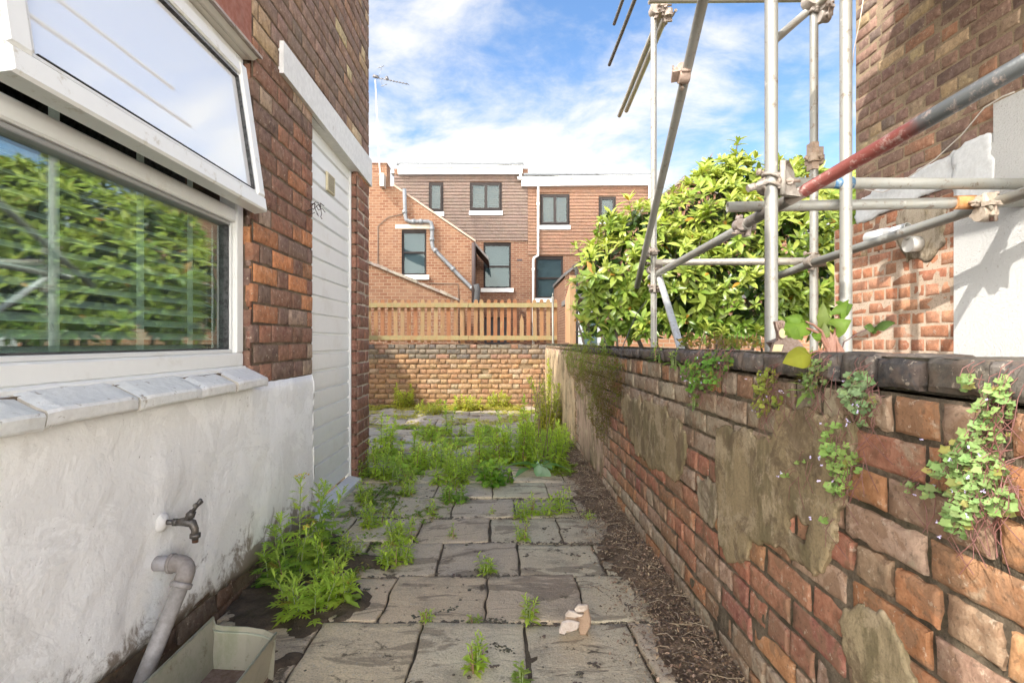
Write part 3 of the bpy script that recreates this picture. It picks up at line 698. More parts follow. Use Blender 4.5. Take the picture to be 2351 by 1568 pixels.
# ================================================================== RIGHT HOUSE
XH = 2.36; HC = 3.466; HC2 = 3.68; HS = 2.68
rh = thing('neighbour_house', 'dark brick neighbouring house with white pebbledash panel behind the scaffolding on the right', 'house', (XH, 2.5, 0))
rb_m = brick_material('right_brick', (.05, .035, .03), .4, (.46, .38, .28), .25, .0035)
rb2_m = brick_material('right_base_brick', (.30, .16, .11), .3, (.60, .48, .38), .5, .002, 40)
rmm = mortar_material('right_mortar', (.38, .29, .19), (.28, .21, .14), None, 0, .003)
ru = pal([(4, (.26, .155, .125)), (3, (.31, .185, .14)), (1.2, (.19, .13, .115)), (.9, (.40, .20, .12)), (.8, (.54, .39, .22)), (.8, (.40, .28, .20))])
rl = pal([(3, (.50, .19, .095)), (2, (.44, .17, .09)), (1.5, (.56, .26, .15))])
def hy(x, y): rel = x-VX; return (XH*FP/rel, EYE-(y-VY)*XH/rel)
hb = MB()
def upper_skip(u, v, rnd): return u < HS and v < 2.0
brickwall(hb, (XH, 0, 0), YV, ZV, -XV, -.6, HC, 1.62, 6.2, .075, .215, .108, 'english', lambda u, v, r: ru(u, v, r) if not 2.28 < v < 2.36 else pal([(2, (.48, .36, .20)), (1, (.50, .34, .24))])(u, v, r), 51, .011, nx=3, nz=2, proud=.004, rough=.003, worn=.5, edge=.006)
slabwall(hb, (XH, 0, 0), YV, ZV, -XV, -.6, HC, 1.6, 6.2, .2, .002, (.5, .5, .5), 1, (), 0)
brickwall(hb, (0, HC, 0), XV, ZV, YV, XH, 4.2, 0, 6.2, .075, .2, .1, 'flemish', ru, 52, .011, nx=1, nz=1)
slabwall(hb, (0, HC, 0), XV, ZV, YV, XH, 4.2, 0, 6.2, .5, 0, (.5, .5, .5), 1)
hb.build('wall', [rb_m, rmm], rh)
hl = MB()
brickwall(hl, (XH-.004, 0, 0), YV, ZV, -XV, 2.55, HC2, -.05, 1.865, .0765, .198, .1, 'english', rl, 53, .012, nx=3, nz=2, proud=.003, rough=.002, worn=.3, edge=.005)
slabwall(hl, (XH-.004, 0, 0), YV, ZV, -XV, 2.55, HC2, -.05, 1.855, .15, .001, (.5, .5, .5), 1, (), 0.0015)
hl.box((XH+.0, HC+.006, 0), (XH+.35, HC2-.004, 1.86), (.5, .4, .3), 1)
brickwall(hl, (0, HC2, 0), XV, ZV, YV, XH, 2.8, -.05, 1.86, .0765, .198, .1, 'english', rl, 54, .012, nx=1, nz=1)
hl.build('base_wall', [rb2_m, mortar_material('right_base_mortar', (.60, .47, .36), (.50, .38, .28), None, 0, .002)], rh)
b = NB('pebbledash'); c = b.tint()
c = b.mix(b.rng(b.noise(55, 4, .7), .60, .68, 0, .45), c, (.45, .40, .33))
h = b.math('ADD', b.noise(85, 5, .75), b.math('MULTIPLY', b.noise(230, 2, .6), .6))
peb_m = b.done(b.pbr(c, .9, b.bump(h, 1, .014), spec=.2))
smooth_m = tinted('smooth_render', .85, .003, 40, (.5, .48, .44), .4, 5)
pbm = MB(); px = XH-.034
pbm.box((px, -.6, -.05), (XH-.006, HS, 2.02), (.82, .81, .78)); pbm.box((px, -.6, 2.02), (XH-.006, 2.465, 2.20), (.82, .81, .78))
o_ = pbm.build('pebbledash', peb_m, rh)
smp = MB(); X2 = XH-.020
out_ = [hy(*p) for p in ((1965, 468), (2010, 442), (2070, 411), (2116, 390), (2160, 366), (2190, 351), (2206, 346), (2206, 421), (2140, 445), (2065, 477), (2000, 505), (1967, 521))]
tmp_gw = gw; gw = rh
def pa(name, outline, thick, seed, X, m, base, step=.02, wob=.015):
    o = patch(name, outline, thick, seed, X=X, m=m, base=base, step=step, wob=wob, amp=.001); adopt(o, rh); return o
pa('smooth_render', out_, .018, 31, XH, smooth_m, (.74, .75, .75))
pa('smooth_render', [hy(*p) for p in ((2204, 347), (2245, 323), (2280, 305), (2297, 301), (2297, 470), (2204, 470))], .037, 33, XH, smooth_m, (.74, .75, .75))
pa('cement_patch', [hy(*p) for p in ((2062, 487), (2100, 478), (2175, 472), (2172, 520), (2172, 560), (2140, 600), (2085, 598), (2062, 560))], .013, 35, XH, cem_m, (.50, .42, .32), .015, .02)
gw = tmp_gw
rr = MB(); rr.box((XH-.25, -.6, 6.2), (4.4, HC+.1, 6.4), (.12, .12, .13)); rr.build('eaves', rm_m, rh)
# small white security light on the wall
lamp = thing('wall_lamp', 'small white twin security spotlight fixed on the cement patch of the right hand brick wall', 'wall lamp', (XH-.02, 2.95, 1.66))
lm = MB(); lm.tube([(XH-.016, 2.93, 1.625), (XH-.075, 2.93, 1.625)], .045, 16, (.70, .68, .64)); lm.tube([(XH-.07, 2.93, 1.66), (XH-.12, 2.93, 1.70)], .016, 10, (.7, .7, .68)); lm.build('mount', upvc, lamp)
lm = MB(); lm.tube([(XH-.11, 2.88, 1.71), (XH-.13, 2.98, 1.70), (XH-.135, 3.00, 1.70), (XH-.16, 3.12, 1.69)], [.026, .028, .034, .042], 18, (.76, .76, .74), hollow=.85); lm.build('lamp_head', upvc, lamp)
cab = thing('cable', 'thin white cable drooping diagonally across the right hand brick wall', 'cable', (XH-.05, 2.8, 1.9))
cmb_ = MB(); cp_ = [hy(x, y) for x, y in ((2351, 212), (2320, 222), (2285, 248), (2230, 310), (2160, 368), (2110, 405), (2070, 432), (2040, 442), (2005, 436), (1975, 415), (1966, 405))]
cmb_.tube([(XH-.045+.01*math.sin(i*2), a, bb) for i, (a, bb) in enumerate(cp_)], .0035, 6, (.66, .60, .54)); cmb_.build('cord', upvc, cab)
cmb_ = MB(); cp_ = [hy(x, y) for x, y in ((1996, -20), (1985, 50), (1972, 110), (1966, 160))]
cmb_.tube([(XH-.03, a, bb) for a, bb in cp_], .003, 6, (.66, .56, .46)); cmb_.build('cord', upvc, cab)

# ================================================================== SCAFFOLDING
sf = thing('scaffolding', 'grey steel tube scaffolding standing between the garden wall and the right hand house', 'scaffolding', (1.3, 3, 0))
b = NB('galvanised_tube'); c = b.tint()
c = b.mix(b.rng(b.noise(6, 6, .7, .3, stretch=(4, 4, .7)), .45, .7, 0, .5), c, (.42, .38, .30))
c = b.mix(b.rng(b.noise(30, 5, .7), .56, .68, 0, .7), c, (.20, .14, .09))
c = b.mix(b.rng(b.noise(14, 5, .7, off=(5, 5, 5)), .62, .7, 0, .5), c, (.75, .72, .66))
tube_m = b.done(b.pbr(c, .48, b.bump(b.noise(60, 5, .7), 1, .001), .35, .5))
cast_m = tinted('cast_coupler', .7, .002, 60, (.24, .17, .12), .7, 20, .2)
G = (.36, .355, .325)
def tb(p, q, r=.0245, col=G, name='tube', hollow=.84, m=tube_m):
    mb = MB(); n = max(2, int((Vector(q)-Vector(p)).length/.4)); P_ = Vector(p); Q_ = Vector(q)
    mb.tube([P_+(Q_-P_)*k/n for k in range(n+1)], r, 20, col, hollow=hollow); return mb.build(name, m, sf)
S1 = (1.095, 2.11); S2 = (1.235, 4.20); S3 = (2.0, 3.33); S4 = (1.545, 2.335)
for sx, sy in (S1, S2, S3, S4):
    tb((sx, sy, -.02), (sx, sy, 5.6), name='standard')
for sx, sy in (S1, S2, S3, S4):
    base_p = MB(); base_p.box((sx-.075, sy-.075, -.03), (sx+.075, sy+.075, -.018), (.4, .38, .33)); base_p.build('base_plate', cast_m, sf)
def coupler(c, a1, a2, rnd_, big=1.0, col=(.31, .265, .22), wing=True):
    """right angle coupler: a saddle round each tube, hinge lugs, two bolts with nuts"""
    c = Vector(c); a1 = Vector(a1).normalized(); a2 = Vector(a2).normalized(); n = a1.cross(a2)
    n = n.normalized() if n.length > .1 else a1.orthogonal().normalized()
    mb = MB(); r = .031*big
    c1 = c-n*.026; c2 = c+n*.026
    for cc_, ax in ((c1, a1), (c2, a2)):
        mb.tube([cc_-ax*.026*big, cc_-ax*.020*big, cc_+ax*.020*big, cc_+ax*.026*big], [r*.96, r, r, r*.96], 18, col)
        side = ax.cross(n).normalized()
        for s in (1, -1):
            mb.tube([cc_+side*s*r*.8-n*.012, cc_+side*s*r*1.45-n*.006], [.013*big, .011*big], 8, col)
        k = cc_+side*r*1.35
        mb.tube([k-n*.038*big, k+n*.038*big], .0055*big, 8, (.34, .26, .20)); mb.tube([k+n*.026*big, k+n*.036*big], .0115*big, 6, (.38, .30, .24))
        mb.tube([cc_-side*r*1.30-ax*.022, cc_-side*r*1.30+ax*.022], .008*big, 8, col)
    if wing:
        s = a1.cross(n).normalized()
        mb.prism([c+s*.02+a1*.03, c+s*.055+a1*.035, c+s*.06-a1*.03, c+s*.02-a1*.035], n*.018, col)
    return mb.build('coupler', cast_m, sf)
rnd = random.Random(9)
# ledgers, transoms and braces
A0, A1 = Vector((1.26, 2.36, 1.795)), Vector((2.315, 2.30, 1.772))
tb(A0, A1, col=(.40, .40, .37), name='transom')
pm = tinted('old_paint', .6, .001, 60, (.45, .45, .42), .7, 30)
pb_ = MB(); d_ = (A1-A0).normalized(); s_ = A0+d_*.235
pb_.tube([s_, s_+d_*.085], .0252, 20, (.05, .16, .30)); pb_.build('blue_paint_band', pm, sf)
tb((1.07, 2.46, 1.712), (2.335, 2.32, 1.700), col=(.40, .40, .37), name='transom')
tb((1.27, 4.42, 1.62), (1.245, 2.62, 1.668), name='ledger')
tb((1.245, 2.62, 1.678), (1.235, 2.17, 1.688), col=(.22, .20, .18), name='ledger', r=.0262)
b = NB('red_painted_tube'); c = b.tint(); sx_ = b.n('ShaderNodeSeparateXYZ'); b.t.links.new(b.tc, sx_.inputs[0])
t_ = b.math('ADD', sx_.outputs[1], b.math('MULTIPLY', b.math('SUBTRACT', b.noise(9, 5, .7, .5), .5), .30))
c = b.mix(b.rng(t_, 1.60, 1.72), (.11, .115, .115), (.22, .062, .05))
c = b.mix(b.rng(b.noise(22, 6, .75), .52, .66, 0, .75), c, (.42, .33, .29))
c = b.mix(b.rng(t_, 2.10, 2.14), c, (.30, .25, .21))
red_m = b.done(b.pbr(c, .42, b.bump(b.noise(60, 5, .7), 1, .001), .3))
tb((1.215, 2.19, 1.675), (1.437, 1.10, 1.858), col=(.3, .1, .1), name='ledger', m=red_m, r=.0255)
tb((2.185, 2.13, 1.70), (1.965, 3.27, 1.575), name='ledger'); tb((1.965, 3.27, 1.575), (1.93, 3.62, 1.535), name='ledger')
tb((2.185, 2.13, 1.70), (2.26, 1.75, 1.74), name='ledger')
tb((1.24, 4.13, 1.705), (2.02, 3.39, 1.60), name='transom', col=(.46, .42, .36))
# raking braces
tb((.885, 2.1, 2.748), (1.20, 4.58, 1.56), name='brace')
tb((1.285, 4.22, 1.60), (1.05, 2.75, .72), name='brace', col=(.52, .53, .52)); 
dk_m = tinted('dull_tube', .7, 0, 30, (.2, .15, .1), .4, 10)
# high ledgers whose far ends hang free over the yard
tb((1.30, 4.15, 3.74), (1.45, 6.35, 3.82), name='ledger', col=(.40, .37, .31)); tb((1.33, 4.15, 3.69), (1.475, 6.1, 3.77), name='ledger', col=(.40, .37, .31))
tb((1.58, 3.4, 5.10), (1.61, 7.7, 5.15), name='ledger', col=(.10, .09, .075), m=dk_m); tb((1.64, 3.4, 5.68), (1.67, 7.65, 5.72), name='ledger', col=(.10, .09, .075), m=dk_m)
tb((1.10, 3.86, 3.60), (2.30, 3.72, 3.52), name='transom', col=(.44, .41, .36))
tb((1.10, 3.86, 3.71), (2.30, 3.72, 3.63), name='transom', col=(.44, .41, .36))
tb((2.0, 3.38, 3.22), (1.607, 3.1, 2.847), name='brace')
tb((2.0, 3.30, 3.20), (2.03, 1.2, 3.12), name='ledger', col=(.42, .39, .33))
# couplers
coupler((S1[0]+.03, S1[1]+.03, 1.72), ZV, YV, rnd, 1.25, (.36, .30, .25))
bk = MB()   # the fixed bracket plate at the near standard, with its band and hinge
cx_, cy_ = S1
for dz in (-.012, .022): bk.tube([(cx_-.03*math.cos(a), cy_-.033*math.sin(a)-.0, 1.72+dz+.012*math.cos(a)) for a in [R(-60+k*25) for k in range(11)]], .007, 8, (.37, .32, .27))
bk.tube([(cx_+.033, cy_-.026, 1.665), (cx_+.033, cy_-.026, 1.80)], .011, 10, (.38, .34, .29))
bk.prism([(cx_+.036, cy_-.02, 1.80), (cx_+.06, cy_-.02, 1.805), (cx_+.16, cy_+.12, 1.805), (cx_+.16, cy_+.12, 1.75), (cx_+.10, cy_+.0, 1.70), (cx_+.12, cy_, 1.665), (cx_+.036, cy_-.02, 1.668)], (.0, .028, 0), (.38, .34, .29))
bk.tube([(cx_-.09, cy_-.02, 1.695), (cx_-.035, cy_-.035, 1.715)], .010, 8, (.42, .37, .32)); bk.tube([(cx_-.105, cy_-.02, 1.69), (cx_-.075, cy_-.02, 1.70)], .015, 6, (.40, .34, .29))
bk.build('bracket', cast_m, sf)
coupler((1.245, 2.66, 1.672), YV, ZV, rnd, 1.0, (.40, .33, .29))
coupler((S2[0]+.02, S2[1]+.03, 1.66), ZV, YV, rnd, 1.25); coupler((S2[0]+.015, S2[1]-.02, 1.50), ZV, (.2, .5, .8), rnd, 1.0)
coupler((S2[0]-.04, S2[1]-.05, 1.79), ZV, (.1, .9, -.4), rnd, 1.0, wing=False)
coupler((.945, 2.70, 2.461), (.1, .9, -.42), XV, rnd, 1.0, (.46, .33, .26))
coupler((S3[0]-.01, S3[1]-.03, 1.585), ZV, YV, rnd, 1.2); coupler((S3[0], S3[1]-.01, 2.24), ZV, ZV, rnd, 1.0, (.50, .38, .28)); 
sl_ = MB(); sl_.box((S3[0]-.030, S3[1]-.034, 2.17), (S3[0]+.012, S3[1]+.03, 2.34), (.52, .38, .28)); sl_.box((S3[0]+.014, S3[1]-.03, 2.20), (S3[0]+.044, S3[1]+.02, 2.31), (.42, .32, .24)); sl_.build('sleeve', cast_m, sf)
coupler((S3[0], S3[1]-.02, 3.24), ZV, YV, rnd, 1.6, (.44, .38, .33)); coupler((S3[0]+.04, S3[1]-.04, 3.15), XV, YV, rnd, 1.2, (.44, .38, .33))
coupler((S2[0]+.03, S2[1]-.03, 3.72), ZV, YV, rnd, 1.5, (.46, .38, .32)); coupler((S2[0]+.06, S2[1]-.03, 3.83), XV, YV, rnd, 1.5, (.44, .33, .28)); coupler((S2[0]+.10, S2[1]-.03, 3.68), XV, ZV, rnd, 1.1, (.46, .38, .32))
c_ = coupler((2.125, 2.29, 1.665), XV, YV, rnd, 1.15, (.44, .36, .28))
rs = MB(); rs.tube([(2.04, 2.345, 1.702), (2.12, 2.337, 1.702)], .031, 16, (.60, .27, .09)); rs.build('rusty_collar', tinted('rust', .8, .002, 50, (.30, .13, .05), .5, 20), sf)
rs = MB(); rs.tube([(2.13, 2.26, 1.65), (2.135, 2.26, 1.60)], .014, 8, (.20, .09, .06)); rs.tube([(2.10, 2.27, 1.72), (2.11, 2.25, 1.66), (2.13, 2.25, 1.635)], .009, 8, (.50, .44, .34)); rs.build('bolt', cast_m, sf)
# boarded lift overhead, above the picture
bd_m = tinted('scaffold_board', .85, .002, 30, (.2, .15, .1), .5, 6)
for k in range(4):
    bd = MB(); x = 1.12+k*.30; bd.box((x, -.9, 3.20), (x+.285, 3.02-.05*(k % 2), 3.238), jit((.42, .33, .22), .1, rnd)); bd.build('board', bd_m, sf)

# ================================================================== FENCE
YF = 9.0
fn = thing('picket_fence', 'weathered round topped timber picket fence standing on the end wall', 'fence', (-.5, YF, 1.04))
b = NB('fence_timber'); c = b.tint()
c = b.mix(b.rng(b.noise(5, 6, .7, .3, stretch=(2, 2, .6)), .40, .65, 0, .5), c, (.46, .21, .10))
c = b.mix(b.rng(b.noise(7, 6, .7, .3, stretch=(2, 2, .8), off=(4, 4, 4)), .56, .70, 0, .6), c, (.42, .38, .17))
c = b.mix(b.rng(b.noise(60, 6, .7, stretch=(2, 2, .15)), .45, .7, 0, .35), c, (.18, .10, .05))
wood_m = b.done(b.pbr(c, .85, b.bump(b.noise(60, 5, .7, stretch=(2, 2, .2)), 1, .002), spec=.3))
x0 = (846-VX)*YF/FP; x1 = (1268-VX)*YF/FP
rnd = random.Random(77); x = x0-.9; ztop = 1.80
k = 0
px_w = .1142
while x < x1+.05:
    mb = MB(); w_ = .066; lean = rnd.uniform(-.012, .012); zt = ztop+rnd.uniform(-.012, .012); zb = 1.06+rnd.uniform(0, .02)
    arc = [(w_/2*math.cos(a), .036*math.sin(a)) for a in [math.pi*q/8 for q in range(9)]]
    if .33 < x < .44: arc = [(w_/2, 0), (0, .12), (-w_/2, 0)]; zt -= .33
    outl = [(x-w_/2, YF, zb), (x+w_/2, YF, zb)]+[(x+lean+a, YF, zt-.036+bb) for a, bb in arc]
    mb.prism(outl, (0, .018, 0), jit(rnd.choice([(.29, .125, .062), (.33, .15, .072), (.31, .18, .09), (.34, .23, .12)]), .12, rnd))
    mb.build('picket', wood_m, fn); x += px_w; k += 1
for z in (1.665, 1.105):
    for a, bb in ((x0-1.2, (1075-VX)*YF/FP), ((1075-VX)*YF/FP+.006, x1+.08)):
        mb = MB(); mb.box((a, YF-.040, z), (bb, YF-.002, z+.075), (.36, .31, .15)); mb.build('rail', wood_m, fn)
for x in ((1058-VX)*YF/FP, (880-VX)*YF/FP-1.0, x1+.02):
    mb = MB(); mb.box((x, YF+.022, .95), (x+.07, YF+.09, 1.72), (.36, .22, .12)); mb.build('post', wood_m, fn)
sfn = thing('fence_panel', 'upright brown timber fence panel leading away beside the leafy shrub', 'fence', (1.07, 8.5, 1.0))
for k in range(9):
    y = 8.05+k*.112; mb = MB(); zt = 2.02-.028*k if k > 1 else 2.05
    xx = 1.09+.004*k; arc = [(.05, 0), (.04, .02), (0, .04), (-.04, .02), (-.05, 0)]
    mb.prism([(xx, y-.05, 1.06), (xx, y+.05, 1.06), (xx, y+.05, zt), (xx, y, zt+.03), (xx, y-.05, zt)], (.018, 0, 0), jit((.50, .30, .17), .12, rnd)); mb.build('board', wood_m, sfn)
mb = MB(); mb.box((1.06, 7.93, 1.0), (1.15, 8.0, 2.08), (.50, .33, .18)); mb.build('post', wood_m, sfn)
pole = thing('metal_pole', 'slim grey metal pole standing in the corner where the end wall meets the garden wall', 'pole', (.88, 8.55, 0))
mb = MB(); mb.tube([(.875, 8.5, 0), (.868, 8.52, .9), (.862, 8.55, 1.80)], .018, 10, (.24, .24, .20)); mb.build('tube', tube_m, pole)
mb = MB(); mb.tube([(.862, 8.55, 1.80), (.862, 8.55, 1.87)], .008, 8, (.3, .3, .28)); mb.tube([(.84, 8.55, 1.80), (.885, 8.55, 1.80)], .012, 8, (.3, .3, .28)); mb.build('finial', tube_m, pole)

# ================================================================== FAR TERRACE
YH = 18.0
def far_brick(name, c1, c2, mort, off=(0, 0, 0), bw_=.225, rh_=.075):
    b = NB(name)
    def tex(swap):
        q = b.n('ShaderNodeTexBrick'); mp = b.n('ShaderNodeCombineXYZ'); sp = b.n('ShaderNodeSeparateXYZ'); b.t.links.new(b.tc, sp.inputs[0])
        b.t.links.new(b.math('ADD', sp.outputs[0], sp.outputs[1]), mp.inputs[0]); b.t.links.new(sp.outputs[2], mp.inputs[1])
        b.t.links.new(mp.outputs[0], q.inputs['Vector'])
        q.inputs['Scale'].default_value = 1; q.inputs['Brick Width'].default_value = bw_; q.inputs['Row Height'].default_value = rh_; q.inputs['Mortar Size'].default_value = .0085
        q.inputs['Mortar Smooth'].default_value = .2; q.inputs['Bias'].default_value = 0
        q.inputs['Color1'].default_value = (*c1, 1); q.inputs['Color2'].default_value = (*c2, 1); q.inputs['Mortar'].default_value = (*mort, 1); return q
    q = tex(0); c = q.outputs['Color']
    c = b.mix(b.rng(b.noise(1.2, 6, .7), .45, .7, 0, .4), c, (.28, .175, .11))
    c = b.mix(b.rng(b.noise(3.5, 6, .7, off=(3, 1, 5)), .56, .72, 0, .5), c, (.20, .13, .10))
    c = b.mix(b.rng(b.noise(14, 4, .7, stretch=(1, 1, 3)), .5, .7, 0, .25), c, (.25, .12, .08))
    return b.done(b.pbr(c, .9, b.bump(b.math('ADD', b.math('MULTIPLY', q.outputs['Fac'], -1), b.math('MULTIPLY', b.noise(40, 5, .7), .6)), 1, .01), spec=.2))
fb_m = far_brick('terrace_brick', (.14, .06, .038), (.21, .105, .065), (.27, .20, .135))
wb_m = far_brick('wing_brick', (.165, .068, .038), (.24, .125, .072), (.31, .225, .15), bw_=.2, rh_=.082)
def FXp(x, Y): return (x-VX)*Y/FP
def FZp(y, Y): return EYE+(VY-y)*Y/FP
far_glass = glass_material('far_glass', .018, .7, (.05, .08, .10), .02, .03)
brown = tinted('brown_frame', .65, 0, 30, var=.05, spec=.08); pvc2 = tinted('gutter_white', .4, 0, 30, (.5, .46, .4), .4, 3, var=.03)
lead_m = tinted('lead_flashing', .6, .002, 20, (.42, .42, .42), .6, 4)
tile_m = tinted('wall_tile', .9, .003, 30, (.20, .13, .09), .35, 2.5)
rnd = random.Random(23)
def tiles(parent, x0, x1, z0, z1, base, Y, holes, seed):
    """tile hanging: courses of separate plain tiles, each lapping and kicking out at its foot"""
    r = random.Random(seed); mb = MB(); ga = .1125; z = z0; row = 0
    while z < z1:
        x = x0-(.0 if row % 2 else .083)
        while x < x1:
            a, bb = max(x, x0)+.001, min(x+.165, x1)-.001; x += .166; zt = min(z+ga, z1); zc = (z+zt)/2
            if bb-a < .02: continue
            segs = [(a, bb)]
            for h in holes:
                if h[2]-.02 < zc < h[3]+.02:
                    n = []
                    for s in segs:
                        if s[1] <= h[0] or s[0] >= h[1]: n.append(s)
                        else:
                            if s[0] < h[0]: n.append((s[0], h[0]))
                            if s[1] > h[1]: n.append((h[1], s[1]))
                    segs = n
            for (a, bb) in segs:
                o = r.uniform(-.003, .003); dzz = r.uniform(-.004, .004); c = jit(base, .10, r)
                mb.prism([(a, Y-.030-o, z+dzz), (a, Y-.044-o, z+dzz), (a, Y-.012, zt+.01), (a, Y-.002, zt+.01)], (bb-a, 0, 0), c)
        z += ga; row += 1
    return mb.build('tile_hanging', tile_m, parent)
def casement(parent, x0, x1, y0, y1, Y, leaves, label=None, apron=True, proud=.05):
    X0, X1, Z1, Z0 = FXp(x0, Y), FXp(x1, Y), FZp(y0, Y), FZp(y1, Y); mb = MB(); t = .055; cF = (.02, .014, .012)
    yo = Y-proud
    mb.box((X0, yo, Z0), (X1, Y+.02, Z0+t), cF); mb.box((X0, yo, Z1-t), (X1, Y+.02, Z1), cF); mb.box((X0, yo, Z0+t), (X0+t, Y+.02, Z1-t), cF); mb.box((X1-t, yo, Z0+t), (X1, Y+.02, Z1-t), cF)
    wdt = (X1-X0-2*t)/leaves
    for k in range(leaves):
        a = X0+t+wdt*k; q = .045
        mb.box((a+.002, yo-.018, Z0+t+.002), (a+wdt-.002, yo+.02, Z0+t+q), (.036, .028, .025)); mb.box((a+.002, yo-.018, Z1-t-q), (a+wdt-.002, yo+.02, Z1-t-.002), (.036, .028, .025))
        mb.box((a+.002, yo-.018, Z0+t+q), (a+q, yo+.02, Z1-t-q), (.036, .028, .025)); mb.box((a+wdt-q, yo-.018, Z0+t+q), (a+wdt-.002, yo+.02, Z1-t-q), (.036, .028, .025))
    w_ = mb.build('window', brown, parent)
    g = MB(); g.box((X0+t, yo+.012, Z0+t), (X1-t, yo+.018, Z1-t)); g.build('pane', far_glass, w_)
    c = MB(); c.box((X0+t, Y+.05, Z0+t), (X1-t, Y+.06, Z1-t), (.07, .075, .075))
    n = max(2, int((X1-X0)/.07)); cw = (.24, .27, .28)
    for k in range(n):
        if (k*7+int(x0)) % 3: c.box((X0+t+.07*k, Y+.035, Z0+t), (X0+t+.07*k+.045, Y+.045, Z1-t), cw)
    c.build('blind', tinted('far_blind', .8), w_)
    if apron: a = MB(); a.prism([(X0-.03, Y-.075, Z0-.15), (X0-.03, Y-.065, Z0-.15), (X0-.03, Y-.052, Z0-.003), (X0-.03, Y-.062, Z0-.003)], (X1-X0+.06, 0, 0), (.58, .58, .57)); a.build('lead_apron', lead_m, w_)
    return w_
def sash_window(parent, x0, x1, y0, y1, Y, sill=True, lintel=None, mid=.52):
    X0, X1, Z1, Z0 = FXp(x0, Y), FXp(x1, Y), FZp(y0, Y), FZp(y1, Y); mb = MB(); t = .06; cF = (.02, .014, .012)
    dp = .09
    mb.box((X0, Y+dp-.05, Z0), (X1, Y+dp+.02, Z0+t), cF); mb.box((X0, Y+dp-.05, Z1-t*1.8), (X1, Y+dp+.02, Z1), cF); mb.box((X0, Y+dp-.05, Z0+t), (X0+t, Y+dp+.02, Z1-t*1.8), cF); mb.box((X1-t, Y+dp-.05, Z0+t), (X1, Y+dp+.02, Z1-t*1.8), cF)
    zm = Z0+(Z1-Z0)*(1-mid); mb.box((X0+t, Y+dp-.04, zm-.03), (X1-t, Y+dp+.02, zm+.03), cF)
    w_ = mb.build('window', brown, parent)
    g = MB(); g.box((X0+t, Y+dp+.0, Z0+t), (X1-t, Y+dp+.006, zm-.03)); g.box((X0+t, Y+dp-.02, zm+.03), (X1-t, Y+dp-.014, Z1-t*1.8)); g.build('pane', far_glass, w_)
    c = MB(); c.box((X0, Y+dp+.15, Z0), (X1, Y+dp+.16, Z1), (.06, .065, .06))
    for k in range(6): xk_ = X0+t+(X1-X0-2*t)*k/6; c.prism([(xk_, Y+dp+.09, Z0+t), (xk_+(X1-X0-2*t)/6, Y+dp+.13, Z0+t), (xk_+(X1-X0-2*t)/6, Y+dp+.135, Z0+t), (xk_, Y+dp+.095, Z0+t)], (0, 0, (Z1-Z0)*(.93 if int(x0) % 2 else .5)), (.15, .165, .16))
    c.build('blind', tinted('far_blind2', .8), w_)
    if sill: s = MB(); s.box((X0-.09, Y-.09, Z0-.14), (X1+.09, Y+dp-.055, Z0-.003), (.72, .70, .66)); s.build('sill', pvc2, w_)
    return w_
def facade(parent, x0, x1, ztop, Y, holes, m, name='wall', thick=.3):
    """wall with real openings: x0..x1, ground..ztop"""
    mb = MB(); X0, X1 = FXp(x0, Y), FXp(x1, Y)
    H_ = [(FXp(h[0], Y), FXp(h[1], Y), FZp(h[3], Y), FZp(h[2], Y)) for h in holes]
    xs_ = sorted({X0, X1, *[h[0] for h in H_], *[h[1] for h in H_]}); zs_ = sorted({-.1, ztop, *[h[2] for h in H_], *[h[3] for h in H_]})
    for i in range(len(xs_)-1):
        for j in range(len(zs_)-1):
            a, bb, c0, c1 = xs_[i], xs_[i+1], zs_[j], zs_[j+1]
            if any(h[0] < (a+bb)/2 < h[1] and h[2] < (c0+c1)/2 < h[3] for h in H_): continue
            mb.poly([(a, Y, c0), (bb, Y, c0), (bb, Y, c1), (a, Y, c1)])
    for h in H_:
        mb.poly([(h[0], Y, h[2]), (h[0], Y, h[3]), (h[0], Y+thick, h[3]), (h[0], Y+thick, h[2])]); mb.poly([(h[1], Y, h[3]), (h[1], Y, h[2]), (h[1], Y+thick, h[2]), (h[1], Y+thick, h[3])])
        mb.poly([(h[0], Y, h[3]), (h[1], Y, h[3]), (h[1], Y+thick, h[3]), (h[0], Y+thick, h[3])]); mb.poly([(h[0], Y, h[2]), (h[0], Y+thick, h[2]), (h[1], Y+thick, h[2]), (h[1], Y, h[2])])
    mb.poly([(X0, Y, -.1), (X0, Y, ztop), (X0, Y+6, ztop), (X0, Y+6, -.1)]); mb.poly([(X1, Y, ztop), (X1, Y, -.1), (X1, Y+6, -.1), (X1, Y+6, ztop)])
    return mb.build(name, m, parent)
def gutter(parent, x0, x1, y, Y, dip=0.0, out_=.22):
    mb = MB(); X0, X1 = FXp(x0, Y), FXp(x1, Y); z = FZp(y, Y); n = 12
    P_ = [Vector((X0+(X1-X0)*k/n, Y-out_, z+dip*math.sin(math.pi*k/n)*0+dip*k/n+.008*math.sin(k*1.7))) for k in range(n+1)]
    mb.tube(P_, .058, 12, (.74, .73, .69))
    for k in range(2, n, 3): mb.tube([P_[k]-XV*.03, P_[k]+XV*.03], .066, 12, (.70, .69, .65))
    return mb.build('gutter', pvc2, parent)
def pipe(parent, pts_, r, col, name='downpipe', collars=(), m=None):
    mb = MB(); mb.tube(pts_, r, 12, col)
    for c0, d in collars: mb.tube([Vector(c0)-Vector(d).normalized()*.05, Vector(c0)+Vector(d).normalized()*.05], r*1.28, 12, col)
    return mb.build(name, m or pvc2, parent)

